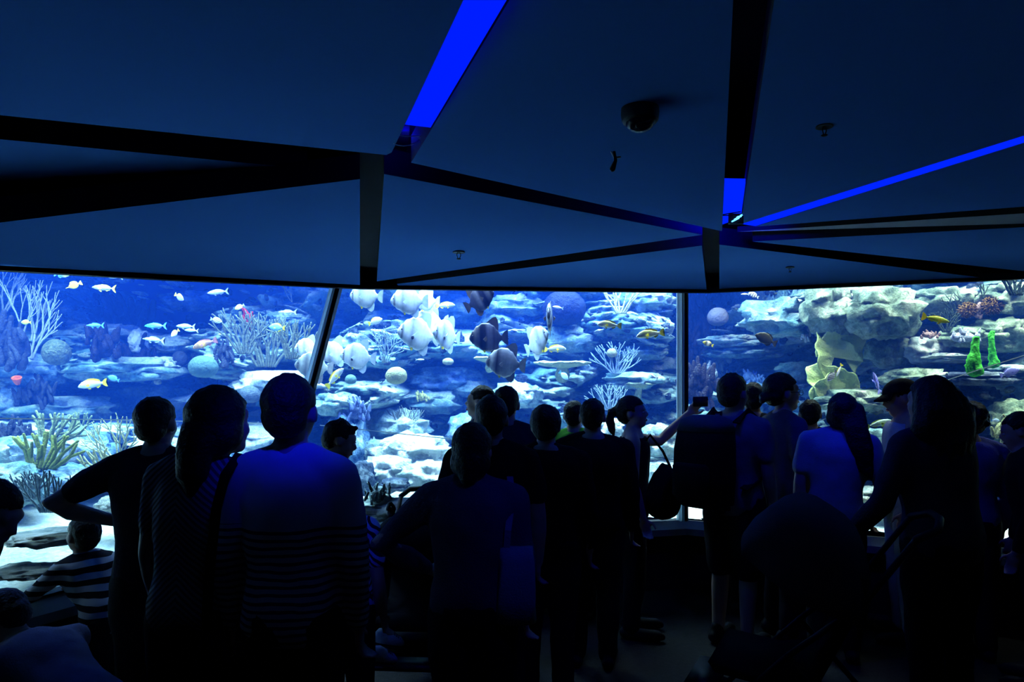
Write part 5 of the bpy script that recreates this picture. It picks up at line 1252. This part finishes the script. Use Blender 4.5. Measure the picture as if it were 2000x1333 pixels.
PEOPLE['cap'] = person('visitor in a dark cap and a pale sleeveless top, turned left', 1770, 742, 4.4, 78, hpitch=18, sh=.9, shirt=cloth('pale_dress', (.50, .54, .64)), pants=cloth('pale_skirt', (.42, .46, .55)), pantlen='long', hair='short', sleeve='tank', face=True)
PEOPLE['wavy'] = person('woman with big wavy dark hair pushing the stroller at the right', 1840, 737, 3.15, 22, wd=1.12, sh=1.02, lean=6, armL=((.09, .05, -.27), (.14, .20, -.45)), shirt=cloth('ink', (.05, .048, .07)), pants=BK, hair='wavy', sleeve='long')
PEOPLE['curly'] = person('curly-haired child in a blue top behind the wavy-haired woman', 1893, 792, 4.1, -10, hs=1.05, shirt=cloth('blue', (.10, .12, .55)), pants=JEAN, hair='curly', sleeve='long')
PEOPLE['edgeman'] = person('person in a black jacket at the right edge turned to the left', 2036, 822, 3.7, 55, hpitch=15, wd=1.15, sh=1.1, lean=8, H=1.50, shirt=BK, pants=JEAN, skin=SKIN_REDLIT, hair='short', sleeve='long', face=True)
# small boy leaning on the ledge
PEOPLE['boy'] = person('small boy in a striped shirt leaning on the ledge at the left', 212, 1005, 3.12, 62, hs=1.30, sh=.95, wd=1.1, lean=38, hpitch=-22, H=1.06, armL=((.08, .20, -.18), (.05, .42, -.28)), armR=((.10, .18, -.20), (-.02, .40, -.28)), handL=(-.2, .5, -.1), handR=(-.2, .5, -.1), curlL=.6, curlR=.6, shirt=stripes('boy_stripes', (.40, .43, .47), (.012, .012, .016), .05), pants=BK, hair='short', sleeve='long')
sq = [[(-.09, 0, .50), (-.12, .22, .09), (-.12, -.16, .075), (-.12, -.30, .045)], [(.09, 0, .50), (.12, .22, .09), (.12, -.16, .075), (.12, -.30, .045)]]
# ================================================================== carried and standing things
# shoulder strap and bag of the striped man
I = PEOPLE['striped']; s = I['s']
def world(inf, p): return inf['M'] @ p
bag = empty('shoulder_bag', world(I, V((-.27, .06, .80)) * s)); tag(bag, 'black shoulder bag with a long strap hanging from the striped man', 'bag')
M_strap = cloth('strap_black', (.01, .01, .012)); M_bag = cloth('bag_black', (.014, .014, .017))
def ribbon(bm, pts, w, th=.004, flat=V((0, 1, 0))):
    rings = []
    for i, p in enumerate(pts):
        p = V(p); d = (V(pts[min(i + 1, len(pts) - 1)]) - V(pts[max(i - 1, 0)])).normalized(); x = d.cross(flat).normalized() * w / 2; n = x.cross(d).normalized() * th / 2
        rings.append([p - x - n, p + x - n, p + x + n, p - x + n])
    add_loft(bm, rings)
bm = bmesh.new(); base = bag.location
pts = [world(I, V(q) * s) - base for q in ((-.155, .05, 1.44), (-.16, -.02, 1.455), (-.172, -.10, 1.40), (-.185, -.135, 1.30), (-.20, -.14, 1.15), (-.215, -.13, 1.0), (-.24, -.08, .90))]
ribbon(bm, pts, .030); from_bm('strap', bm, M_strap, bag, smooth=False)
bm = bmesh.new(); add_ell(bm, (0, 0, -.02), (.05, .10, .11), sub=3); from_bm('pouch', bm, M_bag, bag)
# blue folder edge / bottle lit by the spot beside the striped man's hip
r = empty('water_bottle', W(452, 1250, 2.3)); tag(r, 'blue-lit bottle hanging beside the striped man hip', 'bottle')
bm = bmesh.new(); add_loft(bm, [[(a * math.cos(t), a * math.sin(t), z) for t in [k * math.pi / 8 for k in range(16)]] for a, z in ((.008, -.005), (.017, 0), (.018, .08), (.012, .105))]); from_bm('bottle_body', bm, cloth('bottle_plastic', (.5, .52, .6), rough=.4), r)
bm = bmesh.new(); add_loft(bm, [[(a * math.cos(t), a * math.sin(t), z) for t in [k * math.pi / 8 for k in range(16)]] for a, z in ((.009, .105), (.009, .125), (.005, .128))]); from_bm('cap', bm, M_bag, r)
# tote bag
I = PEOPLE['tote']; c = W(1008, 1140, 2.52)
r = empty('tote_bag', c); tag(r, 'pale cloth tote bag hanging from the dark blue woman shoulder', 'bag')
M_tote = cloth('tote_canvas', (.24, .24, .32)); bm = bmesh.new()
rings = []
for z, hw, hd in ((-.145, .060, .035), (-.14, .072, .045), (-.05, .075, .050), (.08, .066, .034), (.135, .064, .022)):
    rings.append([(hw * math.copysign(abs(math.cos(a)) ** .6, math.cos(a)) + .006 * math.sin(z * 40 + a * 3), hd * math.copysign(abs(math.sin(a)) ** .6, math.sin(a)), z) for a in [2 * math.pi * k / 24 for k in range(24)]])
add_loft(bm, rings); from_bm('bag_body', bm, M_tote, r)
sh_ = world(I, I['bend']((.165, 0, 1.462))) - c
for y in (-.03, .03):
    bm = bmesh.new(); ribbon(bm, [V((-.035, y * .5, .13)), V((-.03, y * .7, .20)), sh_ + V((.01, y, -.06)), sh_ + V((0, 0, .012)), sh_ + V((.01, .06, -.08))], .024); from_bm('handle', bm, M_tote, r, smooth=False)
# phone
I = PEOPLE['photo']; c = W(1368, 785, I['body'].location.y - .02)
r = empty('phone', c); tag(r, 'phone held up sideways by the ponytail woman', 'phone'); r.rotation_euler = (0, -.02, -.15)
bm = bmesh.new(); add_box(bm, (-.048, -.005, -.033), (.048, .005, .033)); bmesh.ops.bevel(bm, geom=bm.edges, offset=.003, segments=2, affect='EDGES'); from_bm('phone_case', bm, pmat('phone_case', (.06, .035, .03), .4, var=(.07, .04, .035), scale=8), r)
bm = bmesh.new(); add_box(bm, (-.045, .0052, -.030), (.045, .0062, .030)); from_bm('screen', bm, pmat('phone_glass', (.01, .01, .012), .1, var=(.012, .012, .015), scale=4), r, smooth=False)
# her shoulder bag
c = W(1296, 960, 4.38); r = empty('shoulder_bag', c); tag(r, 'slouchy black handbag on the ponytail woman', 'bag')
bm = bmesh.new(); bmesh.ops.create_icosphere(bm, subdivisions=4, radius=1)
for v in bm.verts:
    q = v.co; k = 1 + .5 * max(0, -q.z) - .35 * max(0, q.z); v.co = V((q.x * .105 * k, q.y * .07 * k, q.z * .18)) * (1 + .06 * fbm(q * 2, 3))
from_bm('bag_body', bm, M_bag, r)
bm = bmesh.new(); ribbon(bm, [V((.06, 0, .12)), V((-.01, -.02, .26)), V((-.085, .0, .36)), V((-.13, .08, .28))], .016); from_bm('strap', bm, M_strap, r, smooth=False)
# backpack
I = PEOPLE['pack']; s = I['s']; c = world(I, V((0, -.30, 1.19)) * s); r = empty('backpack', c, math.radians(-48)); tag(r, 'bulging black backpack with a pale grey top panel', 'backpack')
M_bp = cloth('backpack_black', (.012, .013, .015)); M_bpt = cloth('backpack_grey', (.09, .12, .13))
bm = bmesh.new(); rings = []
for z, hw, y0, y1 in ((-.27, .12, .03, -.11), (-.25, .155, .11, -.15), (-.1, .165, .12, -.18), (.08, .165, .12, -.17), (.2, .155, .12, -.14), (.25, .13, .10, -.10), (.27, .07, .05, -.05)):
    cy, hd = (y0 + y1) / 2, (y0 - y1) / 2
    rings.append([(hw * math.copysign(abs(math.cos(a)) ** .6, math.cos(a)), cy + hd * math.copysign(abs(math.sin(a)) ** .6, math.sin(a)), z) for a in [2 * math.pi * k / 28 for k in range(28)]])
add_loft(bm, rings); from_bm('pack_body', bm, M_bp, r)
bm = bmesh.new(); rings = []
for z, hw, hd in ((.185, .160, .138), (.25, .138, .112), (.277, .08, .06)): rings.append([(hw * math.copysign(abs(math.cos(a)) ** .6, math.cos(a)), -.01 + hd * math.copysign(abs(math.sin(a)) ** .6, math.sin(a)), z) for a in [2 * math.pi * k / 28 for k in range(28)]])
add_loft(bm, rings); from_bm('top_panel', bm, M_bpt, r)
bm = bmesh.new(); rings = []
for z, hw, hd in ((-.21, .09, .02), (-.19, .12, .035), (-.02, .12, .035), (0, .10, .02)): rings.append([(hw * math.copysign(abs(math.cos(a)) ** .5, math.cos(a)), -.175 + hd * math.sin(a), z) for a in [2 * math.pi * k / 20 for k in range(20)]])
add_loft(bm, rings); from_bm('front_pocket', bm, M_bp, r)
for sg in (-1, 1):
    bm = bmesh.new(); o_ = I['body'].location - c
    R_ = Matrix.Rotation(math.radians(48), 3, 'Z')
    def lp(p): return V(p) * s - V((0, -.30, 1.19)) * s
    ribbon(bm, [lp((sg * .11, -.16, 1.42)), lp((sg * .115, -.03, 1.485)), lp((sg * .12, .10, 1.42)), lp((sg * .13, .155, 1.28)), lp((sg * .17, .10, 1.10)), lp((sg * .15, -.14, 1.02))], .05, .008, V((0, .3, 1)) if 0 else V((0, 1, .01))); from_bm('shoulder_strap', bm, M_bp, r, smooth=False)
bm = bmesh.new(); add_tube(bm, [(-.03, .10, .24), (-.025, .115, .29), (.025, .115, .29), (.03, .10, .24)], .009, 8); from_bm('grab_handle', bm, M_bp, r)
# cap of the sleeveless visitor
I = PEOPLE['cap']; s = I['s']; b = I['body']
bm = bmesh.new(); ctr = V((0, -.012, 1.632)); rings = []
for k in range(7):
    a = k / 6 * 1.5; rings.append([I['head']((math.cos(t) * .090 * math.cos(a), -.012 + math.sin(t) * .108 * math.cos(a), 1.625 + .088 * math.sin(a))) for t in [2 * math.pi * j / 24 for j in range(24)]])
add_loft(bm, rings); cp = from_bm('cap', bm, M_bag, b)
bm = bmesh.new(); top, bot = [], []
for j in range(13):
    t = math.pi * (.12 + .76 * j / 12); 
    for lst, dz in ((top, .005), (bot, -.003)): lst.append((I['head']((math.cos(t) * .082, .02 + math.sin(t) * .075, 1.632 + dz)), I['head']((math.cos(t) * .078, .035 + math.sin(t) * .122, 1.615 + dz - .02 * abs(math.cos(t))))))
A_ = [(bm.verts.new(p), bm.verts.new(q)) for p, q in top]; B_ = [(bm.verts.new(p), bm.verts.new(q)) for p, q in bot]
for j in range(12):
    bm.faces.new((A_[j][0], A_[j + 1][0], A_[j + 1][1], A_[j][1])); bm.faces.new((B_[j][0], B_[j][1], B_[j + 1][1], B_[j + 1][0])); bm.faces.new((A_[j][1], A_[j + 1][1], B_[j + 1][1], B_[j][1])); bm.faces.new((A_[j][0], B_[j][0], B_[j + 1][0], A_[j + 1][0]))
for j in (0, 12): bm.faces.new((A_[j][0], A_[j][1], B_[j][1], B_[j][0]))
bmesh.ops.recalc_face_normals(bm, faces=bm.faces); from_bm('brim', bm, M_bag, cp)
# glasses of the profile woman
I = PEOPLE['bun']; bm = bmesh.new()
for sg in (-1, 1):
    add_tube(bm, [I['head']((sg * (.033 + .020 * math.cos(t)), .104, 1.588 + .016 * math.sin(t))) for t in [k * math.pi / 8 for k in range(17)]], .0016, 5, False)
    add_tube(bm, [I['head']((sg * .053, .102, 1.592)), I['head']((sg * .077, .03, 1.592)), I['head']((sg * .080, -.02, 1.590))], .002, 5)
add_tube(bm, [I['head']((-.013, .104, 1.592)), I['head']((.013, .104, 1.592))], .0018, 5); from_bm('glasses', bm, M_bard, I['body'])

# strollers
M_can = cloth('canopy_black', (.008, .008, .010)); M_can2 = cloth('canopy_grey', (.055, .055, .07)); M_frame = pmat('stroller_frame', (.02, .02, .022), .4, metal=.5, var=(.03, .03, .032), scale=10); M_tyre = pmat('tyre', (.01, .01, .01), .8, var=(.014, .014, .014), scale=20)
def stroller(loc, yaw, label, sc=1.0, cw=.25, cm=None, ht=1.02, can=(0.05, .78, .33, .30)):
    """Stands on the floor and faces +y; handle behind at -y."""
    r = empty('stroller', loc, math.radians(yaw)); r.scale = (sc, sc, sc); tag(r, label, 'stroller')
    for sg in (-1, 1):
        bm = bmesh.new(); add_tube(bm, [(sg * cw, .42, .14), (sg * cw, .05, .55), (sg * cw, -.22, .80), (sg * cw, -.40, ht - .03)], .013, 8); from_bm('side_frame', bm, M_frame, r)
        bm = bmesh.new(); add_tube(bm, [(sg * cw, -.35, .12), (sg * cw, .05, .55)], .013, 8); from_bm('rear_leg', bm, M_frame, r)
        for y, rr in ((.42, .10), (-.35, .12)):
            bm = bmesh.new(); n = 20; rings = []
            for k in range(n + 1):
                t = 2 * math.pi * k / n; rings.append([(sg * (cw + .03) + .018 * math.cos(u), y + (rr - .018 + .018 * math.sin(u)) * math.cos(t), rr + (rr - .018 + .018 * math.sin(u)) * math.sin(t)) for u in [q * math.pi / 4 for q in range(8)]])
            add_loft(bm, rings, False); w_ = from_bm('wheel', bm, M_tyre, r)
            bm = bmesh.new(); add_tube(bm, [(sg * (cw + .01), y, rr), (sg * (cw + .05), y, rr)], .028, 10)
            for k in range(5): t = k * 1.2566; add_tube(bm, [(sg * (cw + .03), y, rr), (sg * (cw + .03), y + (rr - .03) * math.cos(t), rr + (rr - .03) * math.sin(t))], .006, 6)
            from_bm('hub', bm, M_frame, w_)
    bm = bmesh.new(); add_tube(bm, [(-cw, -.40, ht - .03), (-cw * .8, -.47, ht), (0, -.49, ht + .01), (cw * .8, -.47, ht), (cw, -.40, ht - .03)], .016, 8); from_bm('handle', bm, M_bard, r)
    bm = bmesh.new()
    add_loft(bm, [[(-cw + .02, y, z), (cw - .02, y, z), (cw - .02, y + .03, z + .04), (-cw + .02, y + .03, z + .04)] for y, z in ((.34, .42), (.10, .40), (-.06, .44), (-.20, .74), (-.24, .86))]); from_bm('seat', bm, M_can, r)
    bm = bmesh.new(); cy, cz, ry, rz = can; G = []
    for k in range(13):
        t = math.radians(200 - 170 * k / 12); G.append([(x * (cw + .02), cy + ry * math.cos(t) * (1 - .12 * x * x), cz + rz * math.sin(t) * (1 - .25 * x ** 4) + .01 * math.cos(k * math.pi / 2)) for x in [q / 8 - 1 for q in range(17)]])
    rows = [[bm.verts.new(p) for p in g] for g in G]
    for a, b in zip(rows, rows[1:]):
        for i in range(16): bm.faces.new((a[i], a[i + 1], b[i + 1], b[i]))
    # side cheeks
    for col in (0, 16):
        c_ = bm.verts.new((G[6][col][0], cy, cz - .02))
        for a, b in zip(rows, rows[1:]): bm.faces.new((a[col], b[col], c_))
    me = bpy.data.meshes.new('canopy'); bmesh.ops.recalc_face_normals(bm, faces=bm.faces); bmesh.ops.solidify(bm, geom=bm.faces[:], thickness=.008); bm.to_mesh(me); bm.free(); link('canopy', me, cm or M_can, r)
    bm = bmesh.new(); add_box(bm, (-cw + .03, .36, .29), (cw - .03, .50, .305)); from_bm('footrest', bm, M_frame, r)
    bm = bmesh.new(); add_box(bm, (-cw + .03, -.28, .20), (cw - .03, .18, .30)); bmesh.ops.bevel(bm, geom=bm.edges, offset=.03, segments=2, affect='EDGES'); from_bm('basket', bm, M_can, r)
    return r
stroller((-.50, 3.72, 0), 176, 'black stroller beside the striped man with small pale shoes sticking out', 1.0, .20, M_can, 1.0, (.02, .66, .26, .275))
p = W(1575, 990, 2.95); stroller((p.x, 2.95, 0), 62, 'dark grey stroller with a big rounded canopy in front of the wavy-haired woman', 1.0, .25, M_can2, 1.10, (.02, .80, .27, .36))
# pale shoes of the child in the stroller
M_shoe = pmat('pale_sneaker', (.8, .85, .85), .5, var=(.6, .66, .68), scale=18, bump=.4, bscale=60); M_sole = pmat('shoe_sole', (.05, .05, .05), .7, var=(.06, .06, .06), scale=10)
def sneaker(px, py, Y, rot, label, L=.17):
    r = empty('sneaker', W(px, py, Y)); r.rotation_euler = rot; tag(r, label, 'shoe', 'pale sneakers by the stroller')
    bm = bmesh.new(); add_loft(bm, [[(hw * math.cos(a), y * L, max(0, z0_ + hh * math.sin(a))) for a in [2 * math.pi * k / 16 for k in range(16)]] for y, hw, z0_, hh in ((-.5, .018, .03, .025), (-.42, .028, .035, .035), (-.2, .031, .035, .038), (.1, .034, .026, .030), (.35, .033, .02, .022), (.48, .022, .014, .014))]); u = from_bm('upper', bm, M_shoe, r)
    bm = bmesh.new(); add_loft(bm, [[(hw * math.cos(a), y * L, -.008 + .009 * math.sin(a)) for a in [2 * math.pi * k / 12 for k in range(12)]] for y, hw in ((-.52, .02), (-.4, .031), (0, .034), (.35, .036), (.5, .022))]); from_bm('sole', bm, M_sole, r)
    bm = bmesh.new()
    for k in range(4): add_tube(bm, [(-.022, (.02 + .08 * k) * L, .056 - .006 * k), (0, (.03 + .08 * k) * L, .064 - .006 * k), (.022, (.02 + .08 * k) * L, .056 - .006 * k)], .003, 6)
    from_bm('lace', bm, M_sole, u)
sneaker(757, 1258, 3.32, (-.35, .2, -.9), 'pale grey sneaker, upper one of the pair near the stroller foot')
sneaker(744, 1292, 3.22, (-.35, .25, -.8), 'pale grey sneaker, lower one of the pair near the stroller foot')
# crouching child at the lower left
PEOPLE['crouch'] = person('child kneeling and bent over in a pale shirt low at the left under the ledge', 178, 1190, 2.42, 66, H=1.46, hs=1.1, lean=58, hpitch=30, wd=1.0, z0=-.42 * 1.46 / 1.70, legs=[[tuple(V(q) + V((0, 0, .42))) for q in l] for l in sq], armL=((.05, .20, -.20), (.0, .34, -.36)), armR=((.05, .20, -.20), (.0, .34, -.36)), shirt=cloth('crouch_tee', (.20, .20, .26)), pants=BK, hair='short')
bpy.data.scenes.remove(TMP)
